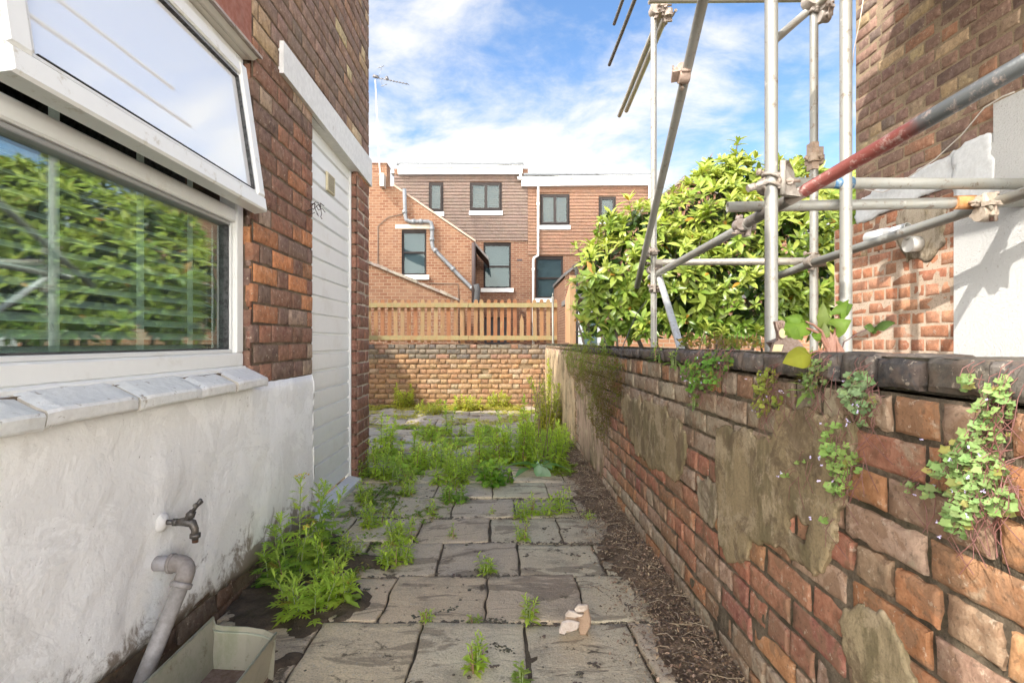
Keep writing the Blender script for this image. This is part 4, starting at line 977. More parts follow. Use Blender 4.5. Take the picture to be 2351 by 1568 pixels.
# --- house A, brown tile hanging
hA = thing('terraced_house', 'far terraced house hung with brown tiles above orange brick, under the higher white fascia', 'house', (-1.2, YH, 0))
wA = [(985, 1018, 420, 487), (1079, 1152, 420, 485)]; sA = (1110, 1173, 557, 662)
facade(hA, 800, 1212, FZp(552, YH), YH, [sA, (1112, 1170, 728, 800)], fb_m)
def hz(l, Y=YH): return [(FXp(h[0], Y), FXp(h[1], Y), FZp(h[3], Y), FZp(h[2], Y)) for h in l]
mb = MB(); mb.box((FXp(905, YH), YH, FZp(552, YH)), (FXp(1212, YH), YH+6, FZp(388, YH)), (.2, .15, .12)); mb.build('upper_wall', fb_m, hA)
tiles(hA, FXp(905, YH), FXp(1211.5, YH), FZp(553, YH), FZp(403, YH), (.135, .085, .06), YH, hz(wA), 1)
for wdw, n in zip(wA, (1, 2)): casement(hA, *wdw[:4], YH, n)
sash_window(hA, *sA, YH)
mb = MB(); mb.box((FXp(1104, YH), YH-.012, FZp(557, YH)+.002), (FXp(1180, YH), YH+.1, FZp(551, YH)), (.55, .45, .34)); mb.build('lintel', fb_m, hA)
mb = MB(); mb.prism([(FXp(916, YH), YH-.20, FZp(404, YH)), (FXp(1199, YH), YH-.20, FZp(403, YH)), (FXp(1199, YH), YH-.20, FZp(384, YH)), (FXp(916, YH), YH-.20, FZp(384, YH))], (0, .19, 0), (.76, .76, .75)); mb.build('fascia', pvc2, hA)
mb = MB(); mb.box((FXp(914, YH), YH-.27, FZp(383.5, YH)), (FXp(1201, YH), YH+6, FZp(380, YH)), (.15, .16, .17)); mb.build('flat_roof', rm_m, hA)
gutter(hA, 920, 1200, 386.5, YH, -.03)
pipe(hA, [(FXp(1195, YH), YH-.20, FZp(390, YH)), (FXp(1195, YH), YH-.20, FZp(411, YH))], .045, (.74, .73, .69))
mb = MB(); mb.box((FXp(903, YH), YH+.1, FZp(412, YH)), (FXp(916, YH), YH+.8, FZp(398, YH)), (.15, .13, .12)); mb.box((FXp(897, YH), YH+.02, FZp(397, YH)), (FXp(918, YH), YH+.4, FZp(392.5, YH)), (.6, .6, .58)); mb.build('side_eaves', pvc2, hA)
mb = MB(); mb.box((FXp(1187, YH), YH-.016, FZp(599, YH)), (FXp(1199, YH), YH-.002, FZp(595, YH)), (.05, .03, .03)); mb.build('air_brick', dark_m, hA)
mb = MB(); mb.box((FXp(1112, YH), YH+.2, FZp(800, YH)), (FXp(1170, YH), YH+.22, FZp(728, YH)), (.05, .04, .04)); mb.build('ground_floor_window', dark_m, hA)
# --- house B, orange tile hanging
hB = thing('terraced_house', 'far terraced house hung with bright orange tiles, under the lower white fascia', 'house', (2.5, YH, 0))
wB = [(1240, 1307, 447, 518), (1374, 1413, 453, 505)]; sB = (1230, 1293, 588, 685)
facade(hB, 1212.3, 1560, FZp(585, YH), YH-.003, [sB, (1322, 1342, 750, 800)], fb_m)
mb = MB(); mb.box((FXp(1212.3, YH), YH, FZp(585, YH)), (FXp(1490, YH), YH+6, FZp(412, YH)), (.2, .15, .12)); mb.build('upper_wall', fb_m, hB)
tiles(hB, FXp(1212, YH), FXp(1489, YH), FZp(585, YH), FZp(428, YH), (.19, .09, .045), YH-.002, hz(wB), 2)
for wdw, n in zip(wB, (2, 1)): casement(hB, *wdw[:4], YH, n)
sash_window(hB, *sB, YH-.003)
mb = MB(); mb.prism([(FXp(1197, YH), YH-.20, FZp(431, YH)), (FXp(1488, YH), YH-.20, FZp(428, YH)), (FXp(1488, YH), YH-.20, FZp(408, YH)), (FXp(1197, YH), YH-.20, FZp(410, YH))], (0, .19, 0), (.76, .76, .75)); mb.build('fascia', pvc2, hB)
mb = MB(); mb.box((FXp(1201.5, YH), YH-.28, FZp(407.5, YH)), (FXp(1491, YH), YH+6, FZp(404, YH)), (.15, .16, .17)); mb.build('flat_roof', rm_m, hB)
gutter(hB, 1188, 1489, 414.5, YH, .07)
xa = FXp(1235, YH); xb_ = FXp(1224, YH)
pipe(hB, [(xa, YH-.20, FZp(416, YH)), (xa, YH-.12, FZp(424, YH)), (xa, YH-.10, FZp(588, YH)), (xb_+.03, YH-.10, FZp(593, YH)), (xb_, YH-.10, FZp(599, YH)), (xb_, YH-.10, 0)], .042, (.74, .73, .69), collars=[((xa, YH-.1, FZp(470, YH)), ZV), ((xb_, YH-.10, FZp(620, YH)), ZV), ((xb_, YH-.10, FZp(700, YH)), ZV)])
pipe(hB, [(FXp(1488, YH), YH-.20, FZp(416, YH)), (FXp(1488, YH), YH-.15, FZp(470, YH))], .042, (.74, .73, .69))
mb = MB(); mb.box((FXp(1320, YH), YH+.2, FZp(800, YH)), (FXp(1345, YH), YH+.22, FZp(745, YH)), (.05, .04, .04)); mb.build('ground_floor_window', dark_m, hB)
# --- brick rear wing in front of house A
YW = 16.0
hW = thing('rear_wing', 'sunlit orange brick rear wing with sloping parapet, grey soil pipe and one tall brown window', 'building', (-2, YW, 0))
sW = (922, 979, 527, 632)
mb = MB(); h_ = (FXp(922, YW), FXp(979, YW), FZp(632, YW), FZp(527, YW))
xl_, xr_ = FXp(700, YW), FXp(1088, YW)
def zs_at(x): # slope line
    a = (FXp(904, YW), FZp(428, YW)); c = (FXp(1088, YW), FZp(556, YW)); t = (x-a[0])/(c[0]-a[0]); return a[1]+(c[1]-a[1])*max(t, 0)
def quad(a, bb, za0, zb0, za1, zb1): mb.poly([(a, YW, za0), (bb, YW, zb0), (bb, YW, zb1), (a, YW, za1)])
quad(xl_, FXp(846, YW), -.1, -.1, FZp(428, YW), FZp(428, YW)); quad(FXp(846, YW), h_[0], -.1, -.1, zs_at(FXp(846, YW)), zs_at(FXp(846, YW)))
xk = FXp(904, YW)
mb.v, mb.f, mb.c, mb.m, mb.sm = [], [], [], [], []
zt0 = FZp(428, YW)
mb.poly([(xl_, YW, -.1), (h_[0], YW, -.1), (h_[0], YW, zs_at(h_[0])), (xk, YW, zt0), (xl_, YW, zt0)])
mb.poly([(h_[0], YW, -.1), (h_[1], YW, -.1), (h_[1], YW, h_[2]), (h_[0], YW, h_[2])]); mb.poly([(h_[0], YW, h_[3]), (h_[1], YW, h_[3]), (h_[1], YW, zs_at(h_[1])), (h_[0], YW, zs_at(h_[0]))])
mb.poly([(h_[1], YW, -.1), (xr_, YW, -.1), (xr_, YW, zs_at(xr_)), (h_[1], YW, zs_at(h_[1]))])
mb.poly([(xr_, YW, -.1), (xr_, YH-.05, -.1), (xr_, YH-.05, zs_at(xr_)), (xr_, YW, zs_at(xr_))])
for q in (h_[0], h_[1]): mb.poly([(q, YW, h_[2]), (q, YW+.3, h_[2]), (q, YW+.3, h_[3]), (q, YW, h_[3])])
mb.build('wall', wb_m, hW)
mb = MB(); mb.prism([(xk, YW-.03, zt0+.06), (xr_+.05, YW-.03, zs_at(xr_)+.06), (xr_+.05, YW-.03, zs_at(xr_)-.0), (xk, YW-.03, zt0+.0)], (0, .26, 0), (.44, .31, .22)); mb.build('coping', tinted('coping', .8, .004, 20, (.25, .2, .15), .5, 4), hW)
mb = MB(); mb.prism([(xl_, YW+.24, zt0-.05), (xk, YW+.24, zt0-.05), (xr_, YW+.24, zs_at(xr_)-.05), (xr_, YW+.24, zs_at(xr_)-.15), (xl_, YW+.24, zt0-.15)], (0, 1.7, 0), (.12, .12, .12)); mb.build('roof', rm_m, hW)
sash_window(hW, *sW, YW, True, mid=.50)
mb = MB(); mb.box((FXp(908, YW), YW-.02, FZp(525.5, YW)), (FXp(990, YW), YW+.08, FZp(516, YW)), (.55, .47, .36)); mb.build('lintel', lead_m, hW)
mb = MB(); mb.box((FXp(800, YW), YW-.005, zt0-.4), (FXp(888, YW), YW+.5, FZp(377, YW)), (.4, .3, .2)); mb.box((FXp(800, YW), YW-.03, FZp(377, YW)), (FXp(889, YW), YW+.52, FZp(375, YW)), (.4, .3, .2)); mb.build('chimney', wb_m, hW)
gp = (.15, .155, .16); q = YW-.12
def PW(x, y, d=0): return (FXp(x, YW), q-d, FZp(y, YW))
pipe(hW, [PW(930, 437), PW(931, 470), PW(932, 497), PW(934, 507), PW(944, 511), PW(984, 511), PW(991, 514), PW(993, 522), PW(993, 560), PW(995, 571), PW(1060, 639), PW(1092, 670), PW(1096, 678)], .058, gp, 'soil_pipe',
     collars=[(PW(931, 489), ZV), (PW(951, 511), XV), (PW(968, 511), XV), (PW(993, 528), ZV), (PW(993, 552), ZV), (PW(1001, 577), Vector((1, 0, -1))), (PW(1041, 619), Vector((1, 0, -1))), (PW(1084, 662), Vector((1, 0, -1)))], m=tinted('grey_pipe', .45, 0, 20, (.2, .2, .2), .3, 3))
pipe(hW, [PW(1088, 560, .05), PW(1088, 700, .05)], .06, (.07, .05, .045), 'downpipe', m=brown)
pipe(hW, [PW(1094, 655, .12), PW(1097, 668, .12), PW(1095, 690, .12), PW(1090, 705, .12)], .09, (.06, .06, .06), 'hopper', m=brown)
mb = MB(); mb.tube([PW(868, 520, -.1), PW(868, 690, -.1)], .012, 6, (.1, .07, .05)); mb.tube([PW(985, 651, -.1), PW(1052, 652, -.1), PW(1054, 690, -.1)], .010, 6, (.1, .07, .05)); mb.tube([PW(868, 520, -.1), PW(890, 500, -.1), PW(926, 492, -.1)], .010, 6, (.1, .07, .05)); mb.build('cable', dark_m, hW)
mb = MB(); mb.prism([(xr_+.02, YW-.08, FZp(556, YW)), (xr_+.45, YW-.08, FZp(592, YW)), (xr_+.45, YW-.08, FZp(598, YW)), (xr_+.02, YW-.08, FZp(562, YW))], (0, 1.9, 0), (.10, .08, .07)); mb.build('side_roof', rm_m, hW)
# --- lean-to outbuilding
YL = 13.0
hL = thing('outbuilding', 'low pale orange brick lean-to with a ragged sloping slate verge, behind the fence at left', 'outbuilding', (-2.5, YL, 0))
mb = MB(); a_ = (FXp(700, YL), FZp(545, YL)); b_ = (FXp(1052, YL), FZp(690, YL))
mb.prism([(a_[0], YL, -.1), (b_[0], YL, -.1), (b_[0], YL, b_[1]), (a_[0], YL, a_[1])], (0, 2.6, 0)); mb.build('wall', wb_m, hL)
mb = MB(); r_ = random.Random(6); n = 26
for k in range(n):
    t0, t1 = k/n, (k+1)/n+.004
    P0 = (a_[0]+(b_[0]-a_[0])*t0, a_[1]+(b_[1]-a_[1])*t0); P1 = (a_[0]+(b_[0]-a_[0])*t1, a_[1]+(b_[1]-a_[1])*t1); e = r_.uniform(.0, .03)
    mb.prism([(P0[0], YL-.06-e, P0[1]+.0), (P1[0], YL-.06-e, P1[1]+.0), (P1[0], YL-.06-e, P1[1]+.05+e), (P0[0], YL-.06-e, P0[1]+.06+e)], (0, 2.6, 0), jit((.25, .20, .15), .2, r_))
mb.build('roof', tinted('old_slate', .8, .006, 20, (.12, .12, .07), .6, 4), hL)
# --- right hand far things
YG = 14.0
hG = thing('gabled_house', 'orange brick gabled house with a terracotta chimney pot half hidden behind the shrub', 'house', (4.9, YG, 0))
mb = MB(); mb.prism([(FXp(1440, YG), YG, -.1), (FXp(1900, YG), YG, -.1), (FXp(1900, YG), YG, FZp(560, YG)), (FXp(1571, YG), YG, FZp(411, YG)), (FXp(1440, YG), YG, FZp(505, YG))], (0, 7, 0)); mb.build('wall', wb_m, hG)
mb = MB()
for a, c in (((1425, 520), (1572, 405)), ((1569, 405), (1910, 570))): mb.prism([(FXp(a[0], YG), YG-.10, FZp(a[1], YG)), (FXp(c[0], YG), YG-.10, FZp(c[1], YG)), (FXp(c[0], YG), YG-.10, FZp(c[1]+6, YG)), (FXp(a[0], YG), YG-.10, FZp(a[1]+6, YG))], (0, 7.2, 0), (.17, .15, .13))
mb.build('roof', rm_m, hG)
mb = MB(); mb.box((FXp(1692, YG), YG+1, 5.0), (FXp(1740, YG), YG+1.5, FZp(398, YG)), (.4, .3, .2)); mb.build('chimney', wb_m, hG)
mb = MB(); mb.tube([(FXp(1712, YG), YG+1.2, FZp(399, YG)), (FXp(1712, YG), YG+1.2, FZp(380, YG)), (FXp(1712, YG), YG+1.2, FZp(379, YG)), (FXp(1712, YG), YG+1.2, FZp(374, YG))], [.13, .115, .15, .14], 16, (.62, .26, .13), hollow=.8); mb.build('chimney_pot', tinted('terracotta', .8), hG)
YO = 14.5
hO = thing('outhouse', 'narrow brick outhouse with a dark sloping roof edge to the left of the shrub', 'outbuilding', (2.2, YO, 0))
mb = MB(); mb.prism([(FXp(1297, YO), YO, -.1), (FXp(1400, YO), YO, -.1), (FXp(1400, YO), YO, FZp(560, YO)), (FXp(1297, YO), YO, FZp(632, YO))], (0, 3, 0)); mb.build('wall', fb_m, hO)
mb = MB(); mb.prism([(FXp(1293, YO), YO-.08, FZp(636, YO)), (FXp(1402, YO), YO-.08, FZp(553, YO)), (FXp(1402, YO), YO-.08, FZp(546, YO)), (FXp(1293, YO), YO-.08, FZp(629, YO))], (0, 3, 0), (.08, .07, .065)); mb.build('roof', rm_m, hO)
pipe(hO, [(FXp(1316, YO), YO-.12, FZp(610, YO)), (FXp(1322, YO), YO-.12, FZp(622, YO)), (FXp(1323, YO), YO-.12, 0)], .05, (.05, .045, .04), m=brown)
YQ = 9.6
hQ = thing('brick_shed', 'low orange brick shed with white framed window glimpsed beneath the shrub', 'shed', (3.2, YQ, 0))
mb = MB(); mb.prism([(FXp(1382, YQ), YQ, -.1), (FXp(1960, YQ), YQ, -.1), (FXp(1960, YQ), YQ, 1.85), (FXp(1382, YQ), YQ, 1.85)], (0, 2, 0)); mb.build('wall', far_brick('shed_brick', (.38, .18, .09), (.44, .22, .12), (.50, .38, .26)), hQ)
mb = MB(); mb.box((FXp(1330, YQ), YQ+.05, .2), (FXp(1381, YQ), YQ+.12, 1.7), (.66, .67, .68)); mb.build('door', pvc2, hQ)
mb = MB(); mb.box((FXp(1340, YQ), YQ+.04, 1.0), (FXp(1372, YQ), YQ+.048, 1.5), (.12, .15, .18)); mb.build('pane', far_glass, hQ)
mb = MB(); mb.box((FXp(1320, YQ), YQ-.2, 1.86), (FXp(1970, YQ), YQ+2.1, 1.96), (.12, .11, .10)); mb.build('roof', rm_m, hQ)

# --- television aerial on the wing
YA = 15.7
ae = thing('television_aerial', 'tall thin television aerial on a leaning mast fixed to the brick chimney', 'aerial', (FXp(875, YA), YA, 5.8))
al_m = tinted('aluminium', .45, 0, 20, metal=.5)
def PA(x, y, d=0): return Vector((FXp(x, YA), YA-d, FZp(y, YA)))
mb = MB(); mb.tube([PA(875, 428), PA(871, 375), PA(866, 270), PA(862, 184)], .022, 8, (.55, .53, .49)); mb.build('mast', al_m, ae)
mb = MB(); mb.box(PA(872, 428, .02), PA(881, 398, -.3), (.45, .40, .35)); mb.box(PA(868, 402, .03), PA(880, 400, .0), (.3, .25, .2)); mb.build('bracket', al_m, ae)
mb = MB(); mb.tube([PA(855, 177), PA(937, 194)], .012, 6, (.22, .2, .2)); mb.tube([PA(857, 175), PA(868, 178)], .05, 8, (.12, .11, .11)); mb.tube([PA(887, 177), PA(890, 184)], .045, 8, (.12, .11, .11))
mb.build('boom', al_m, ae)
mb = MB()
for x in (872, 880, 893, 900, 907, 914, 921, 929, 936):
    c_ = PA(x, 177+(x-855)*.207); mb.tube([c_-Vector((.02, .17, .05)), c_+Vector((.02, .17, .05))], .008, 5, (.15, .14, .14))
for (x, y) in ((875, 154), (882, 196)): mb.tube([PA(x-8, y+3), PA(x+7, y-2)], .012, 5, (.2, .2, .2))
mb.tube([PA(870, 178), PA(876, 156)], .007, 5, (.2, .2, .2)); mb.tube([PA(870, 178), PA(880, 200)], .007, 5, (.2, .2, .2)); mb.build('elements', al_m, ae)
# ================================================================== FOLIAGE
def leaf(mb, base, d, up, L, W, col, arch=.25, fold=.25, seg=3, mi=0, tip=.15, twist=0.0):
    """one leaf: pointed oval, folded along its midrib and arched"""
    d = Vector(d).normalized(); up = Vector(up); s = d.cross(up)
    s = s.normalized() if s.length > 1e-4 else d.orthogonal().normalized()
    n = s.cross(d).normalized(); base = Vector(base); prof = {3: (.12, .85, 1.0, .0), 4: (.1, .75, 1.0, .72, 0), 2: (.2, 1.0, 0), 5: (.1, .55, .95, 1.0, .6, 0)}[seg]
    rows = []
    for k in range(seg+1):
        t = k/seg; w_ = W*prof[k]*.5; c = base+d*L*t*(1-arch*.25*t)-n*(L*arch*t*t)
        if k == seg: rows.append([mb.vert(c)])
        elif k == 0: rows.append([mb.vert(c)])
        else: rows.append([mb.vert(c-s*w_+n*w_*fold), mb.vert(c), mb.vert(c+s*w_+n*w_*fold)])
    for a, bb in zip(rows, rows[1:]):
        if len(a) == 1 and len(bb) == 3: mb.face((a[0], bb[1], bb[0]), col, mi, True); mb.face((a[0], bb[2], bb[1]), col, mi, True)
        elif len(bb) == 1: mb.face((a[0], a[1], bb[0]), col, mi, True); mb.face((a[1], a[2], bb[0]), col, mi, True)
        else: mb.face((a[0], a[1], bb[1], bb[0]), col, mi, True); mb.face((a[1], a[2], bb[2], bb[1]), col, mi, True)
def rdir(r):
    while True:
        v = Vector((r.uniform(-1, 1), r.uniform(-1, 1), r.uniform(-1, 1)))
        if .05 < v.length < 1: return v.normalized()
bark_m = tinted('bark', .9, .004, 40, (.08, .06, .04), .5, 10)
# --- the big glossy-leaved shrub
glossy = leaf_material('glossy_leaf', .30, .33, .5)
SB = thing('evergreen_shrub', 'large sunlit evergreen shrub with glossy lime green leaves behind the scaffolding', 'shrub', (2.4, 6, 0))
blobs = [(1400, 635, 78, 5.9), (1470, 565, 82, 6.1), (1545, 525, 80, 6.3), (1625, 470, 72, 6.3), (1700, 420, 48, 6.3), (1560, 640, 105, 5.8), (1680, 555, 110, 6.0), (1775, 445, 66, 6.2), (1830, 425, 50, 6.4), (1800, 560, 105, 5.9),
         (1880, 500, 75, 6.2), (1865, 640, 95, 5.8), (1700, 675, 95, 5.6), (1410, 700, 62, 5.9), (1352, 600, 32, 6.0), (1360, 668, 42, 5.9), (1590, 700, 60, 5.6), (1352, 745, 26, 5.8), (1920, 705, 70, 5.9), (1490, 745, 30, 5.4), (1960, 560, 90, 6.4),
         (1400, 520, 26, 6.0), (1330, 560, 16, 6.0), (1655, 395, 32, 6.3), (1480, 495, 26, 6.3), (1970, 460, 55, 6.8), (1490, 650, 80, 6.0), (1440, 690, 70, 6.1), (1600, 600, 80, 6.3), (1540, 700, 60, 5.9), (1350, 700, 34, 6.0), (1650, 720, 55, 5.8), (1780, 690, 70, 5.8)]
B_ = [(pt(x, y, Y), r*Y/FP) for x, y, r, Y in blobs]
rnd = random.Random(101)
sh = MB(); tw = MB()
def rosette(c, ax, r, scale, young):
    ax = Vector(ax).normalized(); u = ax.orthogonal().normalized(); v = ax.cross(u); n = r.randint(6, 9); ph = r.uniform(0, 6.28)
    for k in range(n):
        a = ph+k*2.4; el = r.uniform(.15, .95) if k < n-3 else r.uniform(.9, 1.35)
        d = (u*math.cos(a)+v*math.sin(a))*math.cos(el)+ax*math.sin(el)
        d = (d+Vector((0, 0, -.12))).normalized()
        L = scale*r.uniform(.75, 1.15)*(.75 if k >= n-3 else 1)
        y_ = young+r.uniform(-.25, .25)
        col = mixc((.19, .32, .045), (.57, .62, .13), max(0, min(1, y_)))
        if r.random() < .012: col = (.55, .28, .04)
        leaf(sh, c+d*.008, d, ax, L, L*r.uniform(.28, .38), jit(col, .16, r), r.uniform(.1, .45), r.uniform(.15, .4), 4)
cen = Vector((2.6, 6.1, 1.5))
for bi, (c, r_) in enumerate(B_):
    n = int(4*math.pi*r_*r_*80)
    for k in range(n):
        d = rdir(rnd)
        if d.y > .55: continue
        lump = 1+.34*noise.noise(c+d*2.2+Vector((bi*3, 0, 0)))+.10*noise.noise(d*6+c)
        p = c+d*r_*lump*rnd.uniform(.82, 1.08)
        if any(j != bi and (p-q).length < s*.80 for j, (q, s) in enumerate(B_)): continue
        if p.x < .93 or (p.y < 4.5): continue
        if noise.noise(p*2.6+Vector((7, 7, 7))) < -.33 and rnd.random() < .8: continue
        ax = (d*.9+Vector((-.15, -.25, .75))).normalized()
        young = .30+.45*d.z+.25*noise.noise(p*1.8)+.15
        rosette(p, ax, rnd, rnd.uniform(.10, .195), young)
        if rnd.random() < .35: tw.tube([p, p-ax*.07-d*.05, p-ax*.10-d*.20], [.004, .005, .007], 5, (.16, .13, .07))
    for k in range(int(4*math.pi*r_*r_*45)):       # inner leaves coloured dark so the gaps look deeply shaded
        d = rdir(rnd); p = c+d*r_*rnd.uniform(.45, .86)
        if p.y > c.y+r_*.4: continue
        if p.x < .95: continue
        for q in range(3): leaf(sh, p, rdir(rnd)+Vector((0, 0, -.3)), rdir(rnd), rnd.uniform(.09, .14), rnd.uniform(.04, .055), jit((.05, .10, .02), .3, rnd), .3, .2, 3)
# sprigs that break the outline
for (x, y, Y, lean, s) in ((1693, 320, 6.3, .0, .15), (1688, 345, 6.3, -.2, .14), (1700, 352, 6.3, .3, .13), (1802, 372, 6.3, -.2, .13), (1835, 366, 6.3, .3, .14), (1640, 385, 6.3, -.5, .13), (1600, 405, 6.2, -.7, .12), (1322, 558, 6, -.8, .12), (1382, 500, 6, -.4, .13), (1405, 492, 6, .2, .12), (1468, 470, 6.1, -.4, .13), (1512, 452, 6.2, -.1, .12), (1545, 430, 6.3, .1, .13), (1318, 640, 5.9, -1, .12), (1322, 700, 5.9, -1, .12), (1870, 400, 6.3, .1, .13), (1905, 430, 6.3, .2, .13),
                       (1475, 752, 5.3, -1, .14), (1500, 735, 5.3, -.4, .13), (1620, 745, 5.2, .2, .12), (1660, 755, 5.2, .2, .12), (1740, 750, 5.2, .2, .12), (1905, 760, 4.9, .3, .12), (1350, 765, 5.8, -.6, .10)):
    p = pt(x, y+8, Y); ax = Vector((lean, -.25, 1)).normalized(); rosette(p, ax, rnd, s, .75); rosette(p-ax*.04, ax, rnd, s*1.1, .6)
    tw.tube([p, p-ax*.12, p-ax*.3+Vector((0, .1, -.1))], [.005, .007, .01], 6, (.20, .16, .08))
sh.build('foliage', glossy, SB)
for (x0_, x1_, y1_, Y) in ((1640, 1500, 620, 6.0), (1650, 1620, 520, 6.1), (1660, 1780, 520, 6.1), (1648, 1430, 700, 5.8), (1668, 1860, 640, 6.0), (1670, 1700, 400, 6.3)):
    a = Vector((FXp(x0_, 6.2), 6.2, 0)); e = pt(x1_, y1_, Y); m_ = (a+e)/2+Vector((rnd.uniform(-.15, .15), .1, -.15))
    tw.tube([a, a*.7+m_*.3+Vector((0, 0, .1)), m_, m_*.4+e*.6, e], [.05, .042, .032, .022, .01], 8, (.15, .12, .085))
for x, y in ((1400, 770), (1425, 720), (1600, 760), (1720, 745), (1745, 790), (1345, 790)):
    a = pt(x, 900, 5.7); e = pt(x+rnd.uniform(-40, 40), y-60, 5.7); tw.tube([a, (a+e)/2+Vector((.05, 0, .05)), e], [.016, .012, .008], 6, (.14, .11, .08))
tw.build('branches', bark_m, SB)

# --- weeds
weed_m = leaf_material('weed_leaf', .5, .6, .25, .12)
stem_m = tinted('weed_stem', .7, 0, 40)
flower_m = tinted('flower', .6)
BR = (.52, .68, .10)
def lobed(mb, base, d, up, L, col, r, lobes=4, w=.16):
    """cut leaf of ragwort: a midrib with paired toothed lobes"""
    d = Vector(d).normalized(); s = d.cross(Vector(up)); s = s.normalized() if s.length > 1e-4 else d.orthogonal(); n = s.cross(d).normalized()
    arch = r.uniform(.1, .5)
    def P_(t): return Vector(base)+d*L*t-n*L*arch*t*t
    leaf(mb, base, d, up, L, L*w, col, arch, .1, 3)
    for k in range(lobes):
        t = .22+.62*k/lobes
        for sg in (1, -1):
            ll = L*(.34-.12*abs(t-.5))*r.uniform(.8, 1.2)
            leaf(mb, P_(t), (s*sg+d*r.uniform(.5, 1)-n*.2), up, ll, ll*.34, jit(col, .08, r), .1, .1, 2)
def grow(name, x, y, h, label, group='weeds growing between the paving slabs', kind='fleabane', stems=3, spread=.04, L=.05, seed=0, col=BR, yellow=0, bare=0.0, loc=None, cat='weed', leafw=.27, dens=1.25):
    r = random.Random(seed or int(x*7+y*13))
    if y < 1112 and not loc: h *= 1.45; spread *= 1.35; L *= 1.35; stems = int(stems*1.25)
    p0 = loc or gnd(x, y); p0 = Vector((p0.x, p0.y, p0.z if loc else -.005))
    t = thing(name, label, cat, p0, group); fo = MB(); stm = MB(); fl = MB()
    for s in range(stems):
        a = r.uniform(0, 6.28); rr_ = spread*math.sqrt(r.random()); hh = h*(1 if s == 0 else r.uniform(.45, .95))
        b0 = p0+Vector((math.cos(a)*rr_, math.sin(a)*rr_, 0)); lean = Vector((math.cos(a), math.sin(a), 0))*r.uniform(.05, .30)*(0 if s == 0 else 1)+Vector((r.uniform(-.08, .08), r.uniform(-.08, .08), 0))
        pts_ = []; cr = rdir(r)*.02
        for k in range(6):
            q = k/5; pts_.append(b0+Vector((0, 0, hh*q))+lean*hh*q*q+cr*hh*math.sin(q*5))
        stm.tube(pts_, [.0026*(1.3-q*.18)*(1+h) for q in range(6)], 6, jit((.20, .26, .07), .2, r) if r.random() < .8 else (.25, .14, .07))
        def at(q):
            i = min(4, int(q*5)); f_ = q*5-i; return pts_[i]*(1-f_)+pts_[i+1]*f_
        nl = max(8, int(hh/(.0078 if kind == 'fleabane' else .011)*dens)); ph = r.uniform(0, 6.28)
        for k in range(nl):
            q = bare+(1-bare)*(k+.5)/nl; p = at(q); an = ph+k*2.4; el = .15+1.0*q**2+r.uniform(-.25, .25)
            d = Vector((math.cos(an)*math.cos(el), math.sin(an)*math.cos(el), math.sin(el)))
            ln = L*(1.15-.6*q)*r.uniform(.7, 1.25); cc_ = jit(mixc(col, (.60, .76, .13), q*.6+r.uniform(-.2, .2)), .15, r)
            if r.random() < .02: cc_ = (.45, .36, .08)
            if kind == 'fleabane': leaf(fo, p, d, ZV, ln, ln*leafw, cc_, r.uniform(.1, .6), .25, 3)
            else: lobed(fo, p, d, ZV, ln*1.25, cc_, r, 4 if h > .25 else 3)
            if kind == 'fleabane' and r.random() < .18:    # side shoot
                for m in range(4):
                    a2 = r.uniform(0, 6.28); d2 = (d+Vector((math.cos(a2), math.sin(a2), .4))*.6); leaf(fo, p+d*ln*.35, d2, ZV, ln*.55, ln*.15, jit(cc_, .1, r), .3, .2, 2)
        if yellow:
            for k in range(yellow):
                e = pts_[-1]+Vector((r.uniform(-.03, .03), r.uniform(-.03, .03), r.uniform(.0, .03))); stm.tube([pts_[-1], e], .0009, 4, (.2, .28, .08))
                for m in range(9):
                    am = m*.7; leaf(fl, e, (math.cos(am), math.sin(am), .35), ZV, .0065, .003, (.80, .58, .02), .1, .1, 2)
                fl.tube([e-ZV*.004, e+ZV*.002], [.0025, .0032], 7, (.55, .36, .02))
    fo.build('foliage', weed_m, t); stm.build('stem', stem_m, t)
    if yellow: fl.build('flowers', flower_m, t)
    return t
W = grow
W('weed_plant', 720, 1395, .17, 'dense low bright green weed clump right beside the plastic trough, frontmost against the white wall', stems=15, spread=.11, L=.075, kind='ragwort', seed=1)
W('weed_plant', 748, 1385, .15, 'bushy bright weed with broader leaves spreading over the wet slab near the trough', stems=14, spread=.09, L=.07, seed=2, leafw=.30)
W('ragwort_plant', 683, 1330, .455, 'tallest ragwort against the white wall with a head of small yellow flowers', kind='ragwort', stems=2, spread=.02, L=.075, seed=3, yellow=7, cat='ragwort', group='ragwort plants against the white wall', bare=.06, dens=.75)
W('ragwort_plant', 650, 1345, .30, 'shorter dark ragwort standing closest to the bare brick at the foot of the white wall', kind='ragwort', stems=6, spread=.06, L=.08, seed=4, cat='ragwort', group='ragwort plants against the white wall', col=(.24, .42, .07))
W('ragwort_plant', 742, 1275, .36, 'tall feathery ragwort without flowers in front of the white door', kind='ragwort', stems=3, spread=.03, L=.085, seed=5, cat='ragwort', group='ragwort plants against the white wall', bare=.05, col=(.30, .50, .08))
W('weed_plant', 735, 1300, .18, 'thick weed clump at the foot of the two tall ragworts', stems=14, spread=.12, L=.06, seed=6)
W('weed_plant', 790, 1285, .12, 'yellowish spreading weed on the mossy slab in front of the door', stems=14, spread=.11, L=.045, seed=7, col=(.46, .54, .10))
W('weed_plant', 905, 1292, .14, 'round bright clump at the left end of the fourth row of slabs', stems=13, spread=.07, L=.055, seed=8)
W('weed_plant', 915, 1240, .15, 'bright clump directly behind the round clump on the left side of the path', stems=12, spread=.07, L=.055, seed=9)
W('weed_plant', 862, 1205, .16, 'leafy clump over a dark earth hollow left of the path centre', stems=12, spread=.08, L=.05, seed=10)
